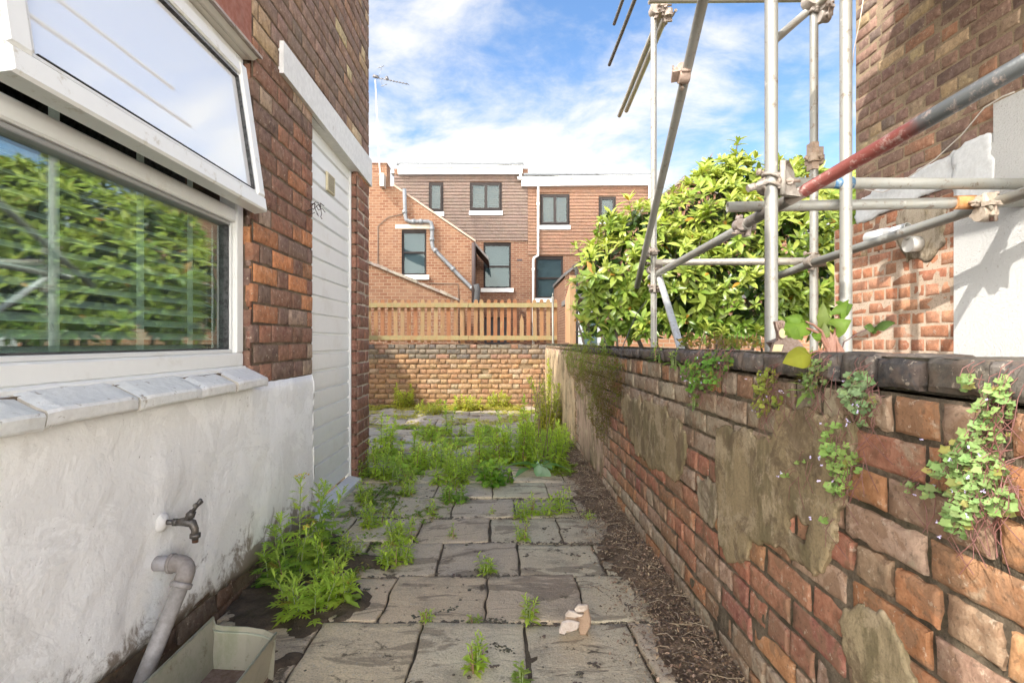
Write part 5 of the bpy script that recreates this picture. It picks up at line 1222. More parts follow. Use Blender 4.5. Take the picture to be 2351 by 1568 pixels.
W('weed_plant', 850, 1150, .15, 'weed clump just past the white door threshold', stems=12, spread=.09, L=.05, seed=11)
W('weed_plant', 885, 1100, .22, 'upright weed with one tall spike beside the brick corner of the house', stems=7, spread=.06, L=.055, seed=12)
W('weed_plant', 838, 1095, .13, 'low weed touching the foot of the brick corner', stems=9, spread=.08, L=.05, seed=13)
W('weed_plant', 938, 1135, .13, 'mid sized weed left of the dense dark cushion', stems=9, spread=.05, L=.05, seed=14)
W('weed_plant', 992, 1180, .10, 'small upright weed in the joint in front of the dense cushion', stems=6, spread=.025, L=.04, seed=15)
W('weed_plant', 1040, 1148, .13, 'dense dark green cushion of weed in the middle of the path', stems=18, spread=.075, L=.045, seed=16, col=(.24, .46, .07), leafw=.4)
W('weed_plant', 1035, 1110, .17, 'tall leafy weed rising behind the dense cushion', stems=12, spread=.09, L=.055, seed=17)
W('weed_plant', 1037, 1232, .075, 'thin little weed growing in the joint between two pale slabs left of centre', stems=4, spread=.02, L=.03, seed=18)
W('weed_plant', 1118, 1312, .085, 'solitary weed on a dark moss patch where three slabs meet near the path centre', stems=8, spread=.03, L=.045, seed=19)
W('weed_plant', 1196, 1235, .095, 'narrow weed in the joint below the widest clump right of centre', stems=7, spread=.03, L=.04, seed=20)
W('weed_plant', 1210, 1185, .13, 'widest clump on the right half of the path', stems=13, spread=.08, L=.05, seed=21)
W('weed_plant', 1258, 1180, .12, 'reddish stemmed open weed between two clumps on the right of the path', stems=5, spread=.04, L=.06, seed=22)
W('weed_plant', 1292, 1172, .15, 'upright weed nearest the leaf litter on the right', stems=8, spread=.05, L=.05, seed=23)
W('weed_plant', 1352, 1188, .05, 'tiny weed sitting in the brown litter by the garden wall', stems=6, spread=.03, L=.03, seed=24)
W('weed_plant', 1215, 1425, .095, 'slender weed in the joint left of the broken stone', stems=6, spread=.02, L=.04, seed=25)
W('weed_plant', 980, 1425, .055, 'small weed on moss in the joint near the front left slabs', stems=6, spread=.02, L=.03, seed=26)
W('weed_plant', 1090, 1425, .03, 'tiny pale seedling in the front cross joint', stems=4, spread=.02, L=.03, seed=27, col=(.34, .42, .14))
W('weed_plant', 1092, 1535, .12, 'straight narrow weed at the bottom edge in the front joint', stems=6, spread=.028, L=.04, seed=28)
W('weed_plant', 1203, 1568, .075, 'paler open weed at the bottom edge right of the narrow one', stems=4, spread=.02, L=.045, seed=29, col=(.30, .42, .12))
W('weed_plant', 1132, 1178, .05, 'very small weed between the cushion and the widest clump', stems=3, spread=.015, L=.03, seed=30)
W('weed_plant', 1135, 1108, .12, 'dark rounded broad leaved weed in front of the tallest spikes', stems=14, spread=.09, L=.06, seed=31, col=(.22, .46, .06), leafw=.6, dens=.8)
W('weed_plant', 1180, 1065, .40, 'tallest leafy spike in the far clump in the middle of the path', stems=9, spread=.12, L=.07, seed=32)
W('weed_plant', 1130, 1060, .26, 'spiky weed left of the tallest leafy spike', stems=10, spread=.12, L=.06, seed=33, yellow=2)
W('weed_plant', 1245, 1070, .30, 'bushy weed beside the big dock leaves', stems=12, spread=.14, L=.06, seed=34)
W('weed_plant', 1070, 1085, .16, 'yellow flowered low weed left of the far clump', stems=12, spread=.12, L=.05, seed=35, yellow=2)
W('weed_plant', 965, 1065, .20, 'broad clump on dark slabs left of the path middle', stems=14, spread=.14, L=.05, seed=36, yellow=1)
W('weed_plant', 1020, 1070, .17, 'clump with yellow specks joining the broad clump on dark slabs', stems=12, spread=.13, L=.05, seed=37, yellow=1)
W('weed_plant', 1030, 1000, .26, 'single upright spike standing on the sun edge at the back of the yard', stems=3, spread=.03, L=.07, seed=38)
W('weed_plant', 985, 1005, .13, 'small upright weed left of the single spike', stems=4, spread=.04, L=.06, seed=39)
W('weed_plant', 1068, 998, .11, 'small upright weed right of the single spike', stems=4, spread=.04, L=.05, seed=40)
W('weed_plant', 880, 1040, .26, 'upright weed on the far side of the house corner', stems=5, spread=.08, L=.07, seed=41)
W('weed_plant', 1290, 1040, .20, 'weed thicket at the base of the garden wall', stems=14, spread=.16, L=.06, seed=42)
W('weed_plant', 1315, 1010, .16, 'weed against the wall beneath the hanging moss', stems=12, spread=.12, L=.06, seed=43)
W('weed_plant', 930, 1110, .10, 'little weed filling the joint beside the upright spike weed', stems=7, spread=.05, L=.04, seed=44)
for i, (x, y, h_, s_, lab) in enumerate(((1268, 985, .50, .12, 'sunlit yellow flowered weed bank under the metal pole'), (1285, 950, .55, .14, 'yellow green weed filling the far corner of the yard'), (1145, 935, .18, .12, 'broad dark leaved weed at the foot of the end wall'), (1075, 940, .16, .16, 'low yellow green weed centred below the end wall'), (930, 935, .26, .15, 'reddish tipped weed at the left foot of the end wall'), (985, 950, .14, .18, 'scorched low weed in the sun left of centre'))):
    W('weed_plant', x, y, h_, lab, group='weeds along the end wall', stems=14, spread=s_, L=.07, seed=60+i, col=(.60, .58, .10), yellow=(2 if i < 2 else 0))
# tall seeding stalks
t = thing('seeding_stalks', 'thin brown seeding stalks standing taller than all the weeds in front of the end wall', 'weed', gnd(1240, 1050), None)
s1 = MB(); s2 = MB(); r = random.Random(5)
for k in range(9):
    b0 = gnd(1235+r.uniform(-22, 30), 1050+r.uniform(-15, 15)); b0.z = 0; hh = r.uniform(.55, .95); e = b0+Vector((r.uniform(-.16, .12), r.uniform(-.1, .1), hh)); m_ = (b0+e)/2+Vector((r.uniform(-.03, .03), 0, 0))
    s1.tube([b0, m_, e], [.004, .003, .0015], 5, (.24, .15, .09))
    for q in range(26):
        f_ = r.uniform(.35, 1); p = (b0*(1-f_)+e*f_) if f_ > .5 else m_; d = rdir(r); d.z = abs(d.z)
        s1.tube([p, p+d*.06*r.random()], .001, 3, (.26, .18, .08)); leaf(s2, p+d*.03, d, ZV, .022, .008, jit((.34, .25, .10), .3, r), .2, .1, 2)
s2.build('seed_heads', weed_m, t); s1.build('stem', stem_m, t)
# dock with big arrow leaves
t = thing('dock_plant', 'dock plant with large smooth dark green leaves beside the tall spikes', 'dock', gnd(1232, 1085), None); d1 = MB(); r = random.Random(8)
b0 = gnd(1232, 1085); b0.z = .02
for k in range(9):
    a = k*.75; d = Vector((math.cos(a), math.sin(a)-.3, r.uniform(.4, 1.1))); leaf(d1, b0+d*.05, d, ZV, r.uniform(.15, .22), r.uniform(.06, .08), jit((.14, .30, .07), .15, r), .5, .15, 5)
for k in range(3): leaf(d1, b0+Vector((.0+.03*k, -.1, .10-.02*k)), (.1*k, -.3, -.9), (0, -1, .2), .14, .065, (.17, .36, .16), .1, .15, 5)
d1.build('leaves', glossy, t)
# low seedlings and creeping growth in the joints: nobody could count it
gc = MB(); r = random.Random(31)
def tuft(x, y, z, n, L, col, up=.5):
    for k in range(n):
        a = r.uniform(0, 6.28); leaf(gc, (x+r.uniform(-.012, .012), y+r.uniform(-.012, .012), z), (math.cos(a), math.sin(a), r.uniform(.1, 1.2)*up*2), ZV, L*r.uniform(.5, 1.2), L*.32*r.uniform(.6, 1.2), jit(col, .2, r), .4, .2, 2)
def field(x0, x1, y0, y1, n, L, thr, col):
    for k in range(n):
        x, y = r.uniform(x0, x1), r.uniform(y0, y1)
        if noise.noise(Vector((x*3.1, y*2.2, 5))) < thr: continue
        tuft(x, y, 0, r.randint(4, 8), L*r.uniform(.6, 1.3), col if r.random() < .85 else (.42, .36, .12))
field(-1.07, -.62, 2.1, 4.5, 900, .035, -.05, (.24, .36, .06)); field(-1.05, -.3, 3.0, 4.6, 500, .03, .12, (.25, .38, .06))
field(-1.3, .7, 4.2, 6.6, 3400, .075, .11, (.42, .58, .09)); field(.30, .72, 4.2, 8.4, 1600, .055, -.1, (.42, .54, .08)); field(-2.3, .8, 6.6, 8.75, 2600, .05, .0, (.62, .60, .13)); field(-2.3, .8, 8.2, 8.75, 1200, .08, -.25, (.60, .56, .13))
for k in range(700):       # joints
    row_ = r.choice([.81, 1.21, 1.61, 2.01, 2.41, 2.81, 3.21, 3.61, 4.01, 4.41]); x = r.uniform(-1, .6)
    if noise.noise(Vector((x*4, row_*3, 1))) > -.02: tuft(x, row_+r.uniform(-.006, .006), -.008, 3, .010, (.10, .14, .03))
tag(gc.build('low_weeds', weed_m), 'low creeping weeds and moss spreading through joints and along the end of the yard', 'weeds', kind='stuff')

# --- leaf litter, twigs, moss clods
def strip(x, y): return max(0, min(.040, (x-.555-.10*noise.noise(Vector((y*2.1, 0, 4)))-.05*noise.noise(Vector((x*14, y*14, 4)))-.02*noise.noise(Vector((x*45, y*45, 4))))*.30))*(.8+.5*noise.noise(Vector((x*9, y*9, 2))))
sp_ = MB(); r = random.Random(44); gi_ = {}
for i in range(31):
    for j in range(400):
        x, y = .42+.35*i/30, .9+4.9*j/399; gi_[i, j] = sp_.vert((x, y, strip(x, y)+.006*noise.noise(Vector((x*40, y*40, 0)))-(.016 if strip(x, y) < .002 else 0)+.003))
for i in range(30):
    for j in range(399): sp_.face((gi_[i, j], gi_[i+1, j], gi_[i+1, j+1], gi_[i, j+1]), smooth=True)
tag(sp_.build('earth_strip', mortar_material('leaf_mould', (.27, .19, .125), (.13, .09, .06), None, 0, .02)), kind='structure')
lit = MB()
for k in range(22000):
    y = 1.0+(r.random()**1.25)*5.2; edge = .70-.30*(.5+.5*noise.noise(Vector((0, y*2.3, 3))))-.05
    x = .765-abs(r.gauss(0, 1))*.135*(1.0 if y < 4 else .8)
    if x < .22 or x > .76: continue
    if x < edge-.1 and r.random() < .4: continue
    z = .004+strip(x, y)+.006*r.random()
    col = r.choice([(.22, .13, .07), (.28, .17, .09), (.16, .095, .055), (.38, .26, .15), (.11, .07, .045), (.46, .33, .20)])
    d = rdir(r); d.z *= .35; L = r.uniform(.006, .020); leaf(lit, (x, y, z), d, rdir(r)*.5+ZV, L, L*r.uniform(.25, .6), jit(col, .2, r), r.uniform(-.3, .5), .3, 2)
for k in range(900):     # stray crumbs of litter out over the slabs
    x, y = .60-abs(r.gauss(0, .20)), 1.1+r.random()**1.2*3.4
    if x < -.4: continue
    d = rdir(r); d.z *= .25; leaf(lit, (x, y, .006), d, ZV, r.uniform(.004, .012), r.uniform(.002, .006), jit(r.choice([(.20, .12, .07), (.13, .08, .05), (.32, .22, .12)]), .2, r), .2, .3, 2)
for k in range(500):
    y = 1.0+(r.random()**1.1)*5; x = .74-abs(r.gauss(0, 1))*.13
    if x < .32: continue
    p = Vector((x, y, .010+strip(x, y)+.012*r.random())); d = rdir(r); d.z *= .2; L = r.uniform(.03, .16); s = d.cross(ZV)*r.uniform(-.3, .3)
    lit.tube([p, p+d*L*.5+s*L+ZV*.008, p+d*L], r.uniform(.0006, .0018), 4, r.choice([(.34, .25, .15), (.20, .13, .08), (.42, .33, .22), (.12, .08, .05)]), caps=False)
tag(lit.build('leaf_litter', tinted('litter', .95, .001, 80)), 'brown dry leaf litter, roots and twigs heaped along the foot of the garden wall', 'leaf litter', kind='stuff')
cl = MB(); r = random.Random(46)
def clod(p, s, col):
    if s > .0085:
        for q in range(int(s*900)): clod(p+Vector((r.gauss(0, 1)*s*.9, r.gauss(0, 1)*s*.6, 0)), r.uniform(.002, .0065), jit(col, .2, r))
        return
    idx = []; n1_, n2_ = 5, 8
    top = cl.vert(p+ZV*s*.5); 
    for i in range(1, n1_):
        th_ = math.pi*.5*i/(n1_-1)+.0; ring = []
        for j in range(n2_):
            a = 2*math.pi*j/n2_; rr_ = s*math.sin(th_)*(1+1.1*noise.noise(p*50+Vector((math.cos(a)*1.3, math.sin(a)*1.3, i)))); ring.append(cl.vert(p+Vector((math.cos(a)*rr_, math.sin(a)*rr_, s*.5*math.cos(th_)*(1+.3*noise.noise(p*30+Vector((a, i, 0))))))))
        idx.append(ring)
    for j in range(n2_): cl.face((top, idx[0][j], idx[0][(j+1) % n2_]), col)
    for a, bb in zip(idx, idx[1:]):
        for j in range(n2_): cl.face((a[j], bb[j], bb[(j+1) % n2_], a[(j+1) % n2_]), col)
for k in range(420):
    x = r.uniform(-.75, .68); y = 1.05+r.random()**1.3*3.6; s = r.choice([.003, .004, .005, .007, .009, .012])*r.uniform(.7, 1.2)
    if x < .1 and r.random() < .45: continue
    clod(Vector((x, y, .0)), s, jit(r.choice([(.10, .07, .045), (.13, .09, .06), (.08, .065, .035)]), .2, r))
for x, y, s in ((1147, 1487, .020), (1135, 1480, .016), (1165, 1492, .014), (1028, 1350, .012), (1025, 1400, .013), (1045, 1395, .012), (1120, 1315, .030), (1150, 1322, .025), (1095, 1310, .02), (1410, 1375, .012), (1400, 1360, .010), (855, 1450, .015), (840, 1480, .014), (820, 1530, .015), (980, 1430, .018), (1145, 1425, .026), (1125, 1422, .02), (1165, 1425, .018)):
    p = gnd(x, y); p.z = -.002; clod(p, s, jit((.10, .085, .04), .2, r))
for k in range(1500):   # crumbs of earth along the joints
    row_ = r.choice([1.61, 2.01, 2.41, 2.81, 3.21, 3.61]); x = r.uniform(-.9, .65)
    if noise.noise(Vector((x*5, row_*3, 9))) > -.12: clod(Vector((x, row_+r.gauss(0, .010), -.003)), r.uniform(.003, .010), jit((.12, .09, .055), .25, r))
tag(cl.build('moss_clods', tinted('moss_clod', 1.0, .003, 120)), 'dark clods of moss and earth scattered over the paving slabs', 'moss clods', kind='stuff')

# --- growth on the garden wall
tf_m = leaf_material('toadflax_leaf', .3, .6, .25, .1)
def round_leaf(mb, c, n, up, s, col, r):
    n = Vector(n).normalized(); u = n.cross(Vector(up)); u = u.normalized() if u.length > .01 else n.orthogonal(); v = u.cross(n)
    ctr = mb.vert(Vector(c)-n*s*.18); k_ = 15; ring = []
    for k in range(k_):
        a = 2*math.pi*k/k_; rr_ = s*(1.08 if k % 3 == 0 else .74)*(.55 if k == 0 else 1); ring.append(mb.vert(Vector(c)+(v*math.cos(a)+u*math.sin(a))*-rr_+n*r.uniform(-.3, .3)*s))
    for k in range(k_): mb.face((ctr, ring[k], ring[(k+1) % k_]), col, 0, True)
def trailing(name, label, cells, nleaf, size, col, seed, flowers=6, stemcol=(.26, .10, .08), group='toadflax clumps hanging on the garden wall', cat='toadflax', droop=.6):
    """cells: (x,y,r) survey ellipses on the wall face"""
    r = random.Random(seed); c0 = on_x(XR-.01, cells[0][0], cells[0][1]); t = thing(name, label, cat, c0, group); fo = MB(); stn = MB(); fl = MB()
    tot = sum(c[2]**2 for c in cells)
    for (x, y, rad) in cells:
        n = max(3, int(nleaf*rad*rad/tot))
        for k in range(n):
            a = r.uniform(0, 6.28); q = math.sqrt(r.random())*rad; px_, py_ = x+q*math.cos(a), y+q*math.sin(a)
            p = on_x(XR, px_, py_); off_ = r.uniform(.008, .045)*(1-.5*q/rad)+.006
            if p.z > 1.05: off_ -= .03
            p.x -= off_; nrm = Vector((-1, r.uniform(-.9, .2), r.uniform(-.1, 1.1)))
            round_leaf(fo, p, nrm, ZV, size*r.uniform(.45, 1.3), jit(col if r.random() < .85 else mixc(col, r.choice([(.40, .30, .08), (.10, .16, .05)]), .6), .25, r), r)
            if r.random() < .5:
                b_ = Vector((XR-.004, p.y+r.uniform(-.02, .02), p.z+r.uniform(.0, .04))); stn.tube([b_, (b_+p)/2+Vector((-.006, 0, .004)), p], .0007, 3, stemcol, caps=False)
        for k in range(max(2, n//8)):
            p = on_x(XR-.02, x+r.uniform(-rad, rad), y+r.uniform(-rad, rad)); stn.tube([p, p+Vector((-.01, r.uniform(-.03, .03), -.03)), p+Vector((-.005, r.uniform(-.05, .05), -.07))], .0008, 3, stemcol, caps=False)
    for k in range(flowers):
        x, y, rad = r.choice(cells); p = on_x(XR, x+r.uniform(-rad, rad)*1.1, y+r.uniform(-rad, rad)*1.1); p.x -= .05
        for m in range(4): leaf(fl, p, rdir(r), rdir(r), size*.55, size*.4, (.60, .52, .74), .2, .2, 2)
    fo.build('leaves', tf_m, t); stn.build('stems', stem_m, t)
    if flowers: fl.build('flowers', flower_m, t)
    return t
PG = (.30, .43, .15)
trailing('toadflax', 'largest pale green trailing toadflax mass at the right edge of the garden wall', [(2290, 1000, 45), (2310, 930, 40), (2230, 1050, 45), (2260, 1100, 50), (2300, 1080, 45), (2250, 1165, 48), (2225, 1205, 28), (2330, 1150, 36), (2120, 1115, 14), (2160, 1130, 14), (2190, 1080, 22), (2250, 885, 22), (2335, 890, 25)], 430, .0078, PG, 201, 14)
trailing('toadflax', 'small round toadflax tuft hanging from the coping right of the tall leaved plant', [(1990, 900, 36), (2005, 930, 26), (1985, 875, 22), (2000, 970, 12)], 120, .0085, (.30, .42, .20), 202, 8)
trailing('toadflax', 'long toadflax strand hanging over the cement patch', [(1940, 1040, 30), (1955, 1080, 28), (1945, 1115, 24), (1925, 1000, 14), (1965, 1050, 20), (1935, 980, 10), (1860, 1060, 8), (1835, 1090, 7), (1915, 1195, 7)], 130, .0095, (.30, .44, .12), 203, 10)
trailing('toadflax', 'dense dark toadflax clump spilling from the top joint near the reddest brick', [(1630, 855, 42), (1600, 850, 30), (1660, 830, 30), (1615, 890, 24)], 260, .0090, (.17, .33, .05), 204, 12)
trailing('toadflax', 'yellow green toadflax and moss strip hanging beneath the trophy', [(1768, 890, 24), (1765, 930, 18), (1775, 865, 20), (1770, 950, 10), (1800, 925, 14)], 170, .0070, (.34, .38, .07), 205, 6)
trailing('toadflax', 'sparse toadflax sprigs around the roots of the tall leaved plant', [(1900, 850, 26), (1890, 870, 22), (1880, 900, 12), (1840, 905, 7), (1870, 925, 7)], 90, .0060, (.24, .34, .12), 206, 4)
# thick hanging mat of fine leaved growth at the far end of the wall
hm = MB(); r = random.Random(207); mt = thing('hanging_mat', 'thick brown green mat of fine creeper hanging over the far garden wall', 'creeper', (XR-.02, 4.2, .9))
for (x, y, rx, ry, n) in ((1335, 830, 30, 45, 1500), (1370, 840, 36, 60, 1700), (1400, 880, 34, 80, 1900), (1385, 940, 24, 50, 900), (1430, 870, 14, 40, 400), (1350, 880, 20, 40, 600), (1318, 815, 16, 30, 400), (1400, 990, 12, 30, 250)):
    for k in range(n):
        a = r.uniform(0, 6.28); q = math.sqrt(r.random()); px_, py_ = x+q*rx*math.cos(a), y+q*ry*math.sin(a)
        p = on_x(XR, px_, max(py_, 790)); p.x -= (.10*(1-q*q)*r.uniform(.4, 1)+.01)
        g_ = noise.noise(Vector((px_*.03, py_*.02, 1)))+(.35 if py_ < 850 else -.15)+(.2 if px_ < 1360 else 0)
        col = mixc((.20, .13, .06), (.26, .32, .06), max(0, min(1, .5+g_))); s = r.uniform(.006, .013)
        leaf(hm, p, Vector((-.5, r.uniform(-1, 1), r.uniform(-1, .6))), Vector((-1, 0, 0)), s*1.5, s, jit(col, .28, r), .2, .2, 2)
        if r.random() < .08: hm.tube([p, p+Vector((-.004, r.uniform(-.02, .02), -r.uniform(.03, .08)))], .001, 3, (.28, .18, .10), caps=False)
hm.build('foliage', weed_m, mt)
# sprigs of narrow-leaved weed rooted in the coping
for i, (x, y, h_, lab) in enumerate(((1388, 806, .11, 'upright weed rooted in the wall top above the hanging mat'), (1510, 832, .085, 'bright narrow weed on the coping nearest the leaning steel tube'), (1547, 842, .07, 'second narrow weed on the coping, just right of the bright one'), (1852, 905, .10, 'drooping narrow leaved weed in the coping joint between trophy and tall leaved plant'), (1592, 935, .06, 'small yellow weed in a brick joint beside the first cement patch'))):
    p = on_x(XR-.02, x, y); grow('wall_weed', x, y, h_, lab, group='weeds rooted in the garden wall', stems=3, spread=.012, L=.045 if i != 4 else .03, loc=p, seed=300+i, col=(.26, .42, .12))
# the tall plant with arrow shaped leaves
t = thing('arrow_leaved_plant', 'tall arrow leaved plant with red stems rooted in the coping beside the trophy', 'plant', on_x(.80, 1915, 830))
lv = MB(); st_ = MB(); YP = 1.26
def BP(x, y, d=0): return pt(x, y, YP-d)
root = BP(1917, 835)
def arrow(tip, base, w_, col, nrm=(0, -1, .3)):
    tip, base = Vector(tip), Vector(base); d = tip-base; L = d.length; s = d.normalized().cross(Vector(nrm)).normalized(); n = s.cross(d.normalized())
    pts_ = [(0, 0), (-.22, .75), (-.10, 1.0), (.15, .92), (.4, .78), (.7, .42), (1, 0)]
    mid = [lv.vert(base+d*max(0, u)-n*.0*u+n*.010*math.sin(u*3)) for u, v in pts_]
    for sg in (1, -1):
        e = [lv.vert(base+d*u+s*sg*w_*v+n*(-.012*v+.004*math.sin(u*9))) for u, v in pts_]
        for k in range(len(pts_)-1):
            f = (mid[k], mid[k+1], e[k+1], e[k]); f = f if sg > 0 else f[::-1]
            if k == 0: f = tuple(q for i, q in enumerate(f) if True)
            lv.face(f, jit(col, .05, rnd), 0, True)
def stalk(p, m, e, r0=.0045, col=(.30, .13, .08)): st_.tube([p, p*.5+m*.5, m, (m+e)/2+ZV*.003, e], [r0, r0*.9, r0*.75, r0*.6, r0*.4], 7, col)
for k in range(7): st_.tube([root+Vector((rnd.uniform(-.008, .008), rnd.uniform(-.01, .01), -.03)), root+Vector((rnd.uniform(-.02, .02), 0, .03)), BP(1905+rnd.uniform(-10, 14), 770+rnd.uniform(-10, 10))], [.006, .005, .003], 7, (.34, .16, .10))
LG = (.22, .36, .05)
arrow(BP(1798, 758, .03), BP(1838, 752), .030, LG); arrow(BP(1800, 730), BP(1842, 735), .020, LG); stalk(root, BP(1880, 765), BP(1838, 752))
arrow(BP(1800, 770, .02), BP(1850, 742), .028, (.24, .38, .05)); stalk(root, BP(1886, 760), BP(1850, 738))
arrow(BP(1795, 835, .05), BP(1858, 812, .01), .032, (.40, .40, .05), (0, -.9, .6)); stalk(root, BP(1890, 806), BP(1858, 812))
arrow(BP(1888, 692, .01), BP(1900, 745), .020, (.28, .36, .10)); arrow(BP(1948, 688), BP(1930, 720, .01), .018, LG); arrow(BP(1955, 735, .02), BP(1920, 752, .01), .024, (.28, .42, .08)); stalk(root, BP(1915, 770), BP(1928, 722))
arrow(BP(1958, 700), BP(1938, 706), .022, (.16, .28, .04)); stalk(BP(1915, 770), BP(1922, 740), BP(1937, 708), .003)
arrow(BP(2057, 742, .03), BP(2010, 748), .016, (.12, .19, .045), (0, -.5, .9)); arrow(BP(1982, 752), BP(2006, 750), .010, (.14, .22, .05), (0, -.5, .9)); stalk(root+Vector((.005, 0, 0)), BP(1938, 785), BP(2006, 750), .0022, (.14, .07, .06))
arrow(BP(1890, 740), BP(1905, 775), .016, (.30, .36, .12)); arrow(BP(1868, 780, .02), BP(1885, 765), .014, LG)
lv.build('leaves', leaf_material('arrow_leaf', .45, .5, .3, .15), t); st_.build('stems', stem_m, t)
# low plants on the earth behind the wall
bp = MB(); r = random.Random(70)
for k in range(170):
    x = r.uniform(1560, 1760); p = pt(x, r.uniform(778, 800), r.uniform(2.9, 3.3)); 
    leaf(bp, p, Vector((r.uniform(-1, 1), -.4, r.uniform(0, 1))), ZV, r.uniform(.02, .04), r.uniform(.015, .03), jit(r.choice([(.30, .34, .07), (.42, .30, .08), (.24, .22, .07)]), .2, r), .2, .2, 3)
for k in range(60):
    x = r.uniform(1580, 1760); p = pt(x, 800, 3.1); bp.tube([p, p+Vector((r.uniform(-.01, .01), 0, r.uniform(.03, .10)))], .0018, 4, (.30, .20, .10), caps=False)
tag(bp.build('bank_weeds', weed_m), 'low yellowing seedlings on the earth bank just behind the garden wall', 'weeds', kind='stuff')
bank = MB(); bank.prism([(XR+.24, -.3, -.02), (XR+.24, -.3, .9), (XR+.5, -.3, .75), (XR+.9, -.3, .3), (XR+1.0, -.3, -.02)], (0, 0, 0)) if False else None
# ================================================================== SMALL THINGS
tapt = thing('garden_tap', 'weathered dark brass garden tap sticking out of the white wall', 'tap', (XL, 1.665, .505))
tm_ = tinted('old_brass', .5, .001, 80, (.16, .13, .10), .6, 30, .55); tc_ = (.085, .075, .065)
X0 = XL+.022; Yt, Zt = 1.665, .505
mb = MB(); mb.tube([(X0-.02, Yt, Zt), (X0+.006, Yt, Zt), (X0+.014, Yt, Zt), (X0+.018, Yt, Zt)], [.032, .030, .020, .012], 16, (.72, .70, .67)); mb.build('wall_boss', wr_m, tapt)
mb = MB()
mb.tube([(X0+.01, Yt, Zt), (X0+.04, Yt, Zt)], .0085, 12, tc_); mb.tube([(X0+.038, Yt, Zt), (X0+.052, Yt, Zt)], .013, 6, tc_)
mb.tube([(X0+.05, Yt, Zt), (X0+.075, Yt, Zt+.002), (X0+.098, Yt, Zt-.004), (X0+.106, Yt, Zt-.022), (X0+.107, Yt, Zt-.055)], [.011, .0145, .014, .0115, .010], 14, tc_)
mb.tube([(X0+.107, Yt, Zt-.036), (X0+.107, Yt, Zt-.048)], .0165, 8, tc_)
mb.build('body', tm_, tapt)
mb = MB(); k_ = Vector((.55, 0, .84)); q0 = Vector((X0+.080, Yt, Zt+.004))
mb.tube([q0, q0+k_*.018, q0+k_*.020, q0+k_*.036], [.0125, .0115, .0145, .0105], 12, tc_); mb.tube([q0+k_*.036, q0+k_*.066], [.0065, .0055], 10, tc_); mb.build('bonnet', tm_, tapt)
mb = MB(); q1 = q0+k_*.062; s_ = Vector((0, 1, 0)); mb.tube([q1-s_*.020+k_*.004, q1, q1+s_*.020+k_*.004], [.0062, .0075, .0062], 10, tc_); mb.tube([q1-k_*.004, q1+k_*.020], [.007, .0055], 10, tc_); mb.build('handle', tm_, tapt)
mb = MB(); mb.tube([(X0+.107, Yt, Zt-.055), (X0+.107, Yt, Zt-.064)], .0095, 12, (.20, .10, .06), hollow=.7); mb.build('spout', tm_, tapt)
# waste pipe
wp = thing('waste_pipe', 'grey plastic waste pipe bending out of the white wall down into the trough', 'pipe', (XL, 1.65, .378))
pvcg = tinted('grey_pvc', .55, .001, 60, (.22, .18, .15), .6, 12, spec=.4); gc_ = (.36, .34, .325)
Yp, Zp = 1.655, .378
mb = MB(); mb.tube([(X0-.02, Yp, Zp), (X0+.045, Yp, Zp)], .0225, 20, (.32, .30, .30)); mb.build('stub', pvcg, wp)
dn = Vector((-.16, -.46, -.87)).normalized()
e0 = Vector((X0+.085, Yp, Zp)); arc = []
for k in range(7):
    a = k/6*math.pi/2; arc.append(Vector((X0+.062, Yp, Zp))+XV*.034*math.sin(a)+dn*.034*(1-math.cos(a)))
mb = MB(); mb.tube([(X0+.034, Yp, Zp), (X0+.040, Yp, Zp)]+[tuple(q) for q in arc]+[tuple(arc[-1]+dn*.022)], [.0285, .0285]+[.0265]*7+[.027], 22, (.22, .19, .17)); mb.tube([(X0+.034, Yp, Zp), (X0+.044, Yp, Zp)], .0305, 22, (.24, .21, .19)); mb.build('elbow', pvcg, wp)
c0 = arc[-1]+dn*.020; mb = MB(); mb.tube([c0, c0+dn*.004, c0+dn*.014, c0+dn*.018], [.029, .032, .032, .029], 22, (.24, .22, .205)); mb.build('collar', pvcg, wp)
mb = MB(); mb.tube([c0+dn*.012, c0+dn*.16, c0+dn*.335], .0232, 22, (.27, .25, .24), hollow=.88); mb.build('pipe', pvcg, wp)
# trough
tr = thing('plastic_trough', 'long pale green translucent plastic trough with dirty base lying by the white wall', 'trough', (-.82, 1.2, .05))
b = NB('trough_plastic'); c = b.tint()
c = b.mix(b.rng(b.noise(6, 6, .7, .3), .42, .68, 0, .6), c, (.25, .27, .15)); c = b.mix(b.rng(b.noise(16, 6, .75), .55, .7, 0, .6), c, (.14, .10, .06))
p_ = b.pbr(c, .38, None, spec=.5); tl = b.n('ShaderNodeBsdfTranslucent'); b.put(tl.inputs[0], c); m_ = b.n('ShaderNodeMixShader'); m_.inputs[0].default_value = .3
b.t.links.new(p_, m_.inputs[1]); b.t.links.new(tl.outputs[0], m_.inputs[2]); tr_m = b.done(m_.outputs[0])
xa, xb_, ya, yb_, zt_, zb_ = -.94, -.70, .70, 1.715, .175, .035
mb = MB(); th_ = .0035; tcol = (.46, .43, .33)
def wallp(P0, P1, inn):   # vertical sheet between two top corners with slight draft, as thin closed box
    P0, P1, inn = Vector(P0), Vector(P1), Vector(inn)
    B0, B1 = P0+inn*.022, P1+inn*.022; B0.z = B1.z = zb_
    mb.prism([P0, P1, B1, B0], inn*th_, tcol)
wallp((xa, ya, zt_), (xa, yb_, zt_), (1, 0, 0)); wallp((xb_, yb_-.08, zt_-.004), (xb_, ya, zt_-.004), (-1, 0, 0))
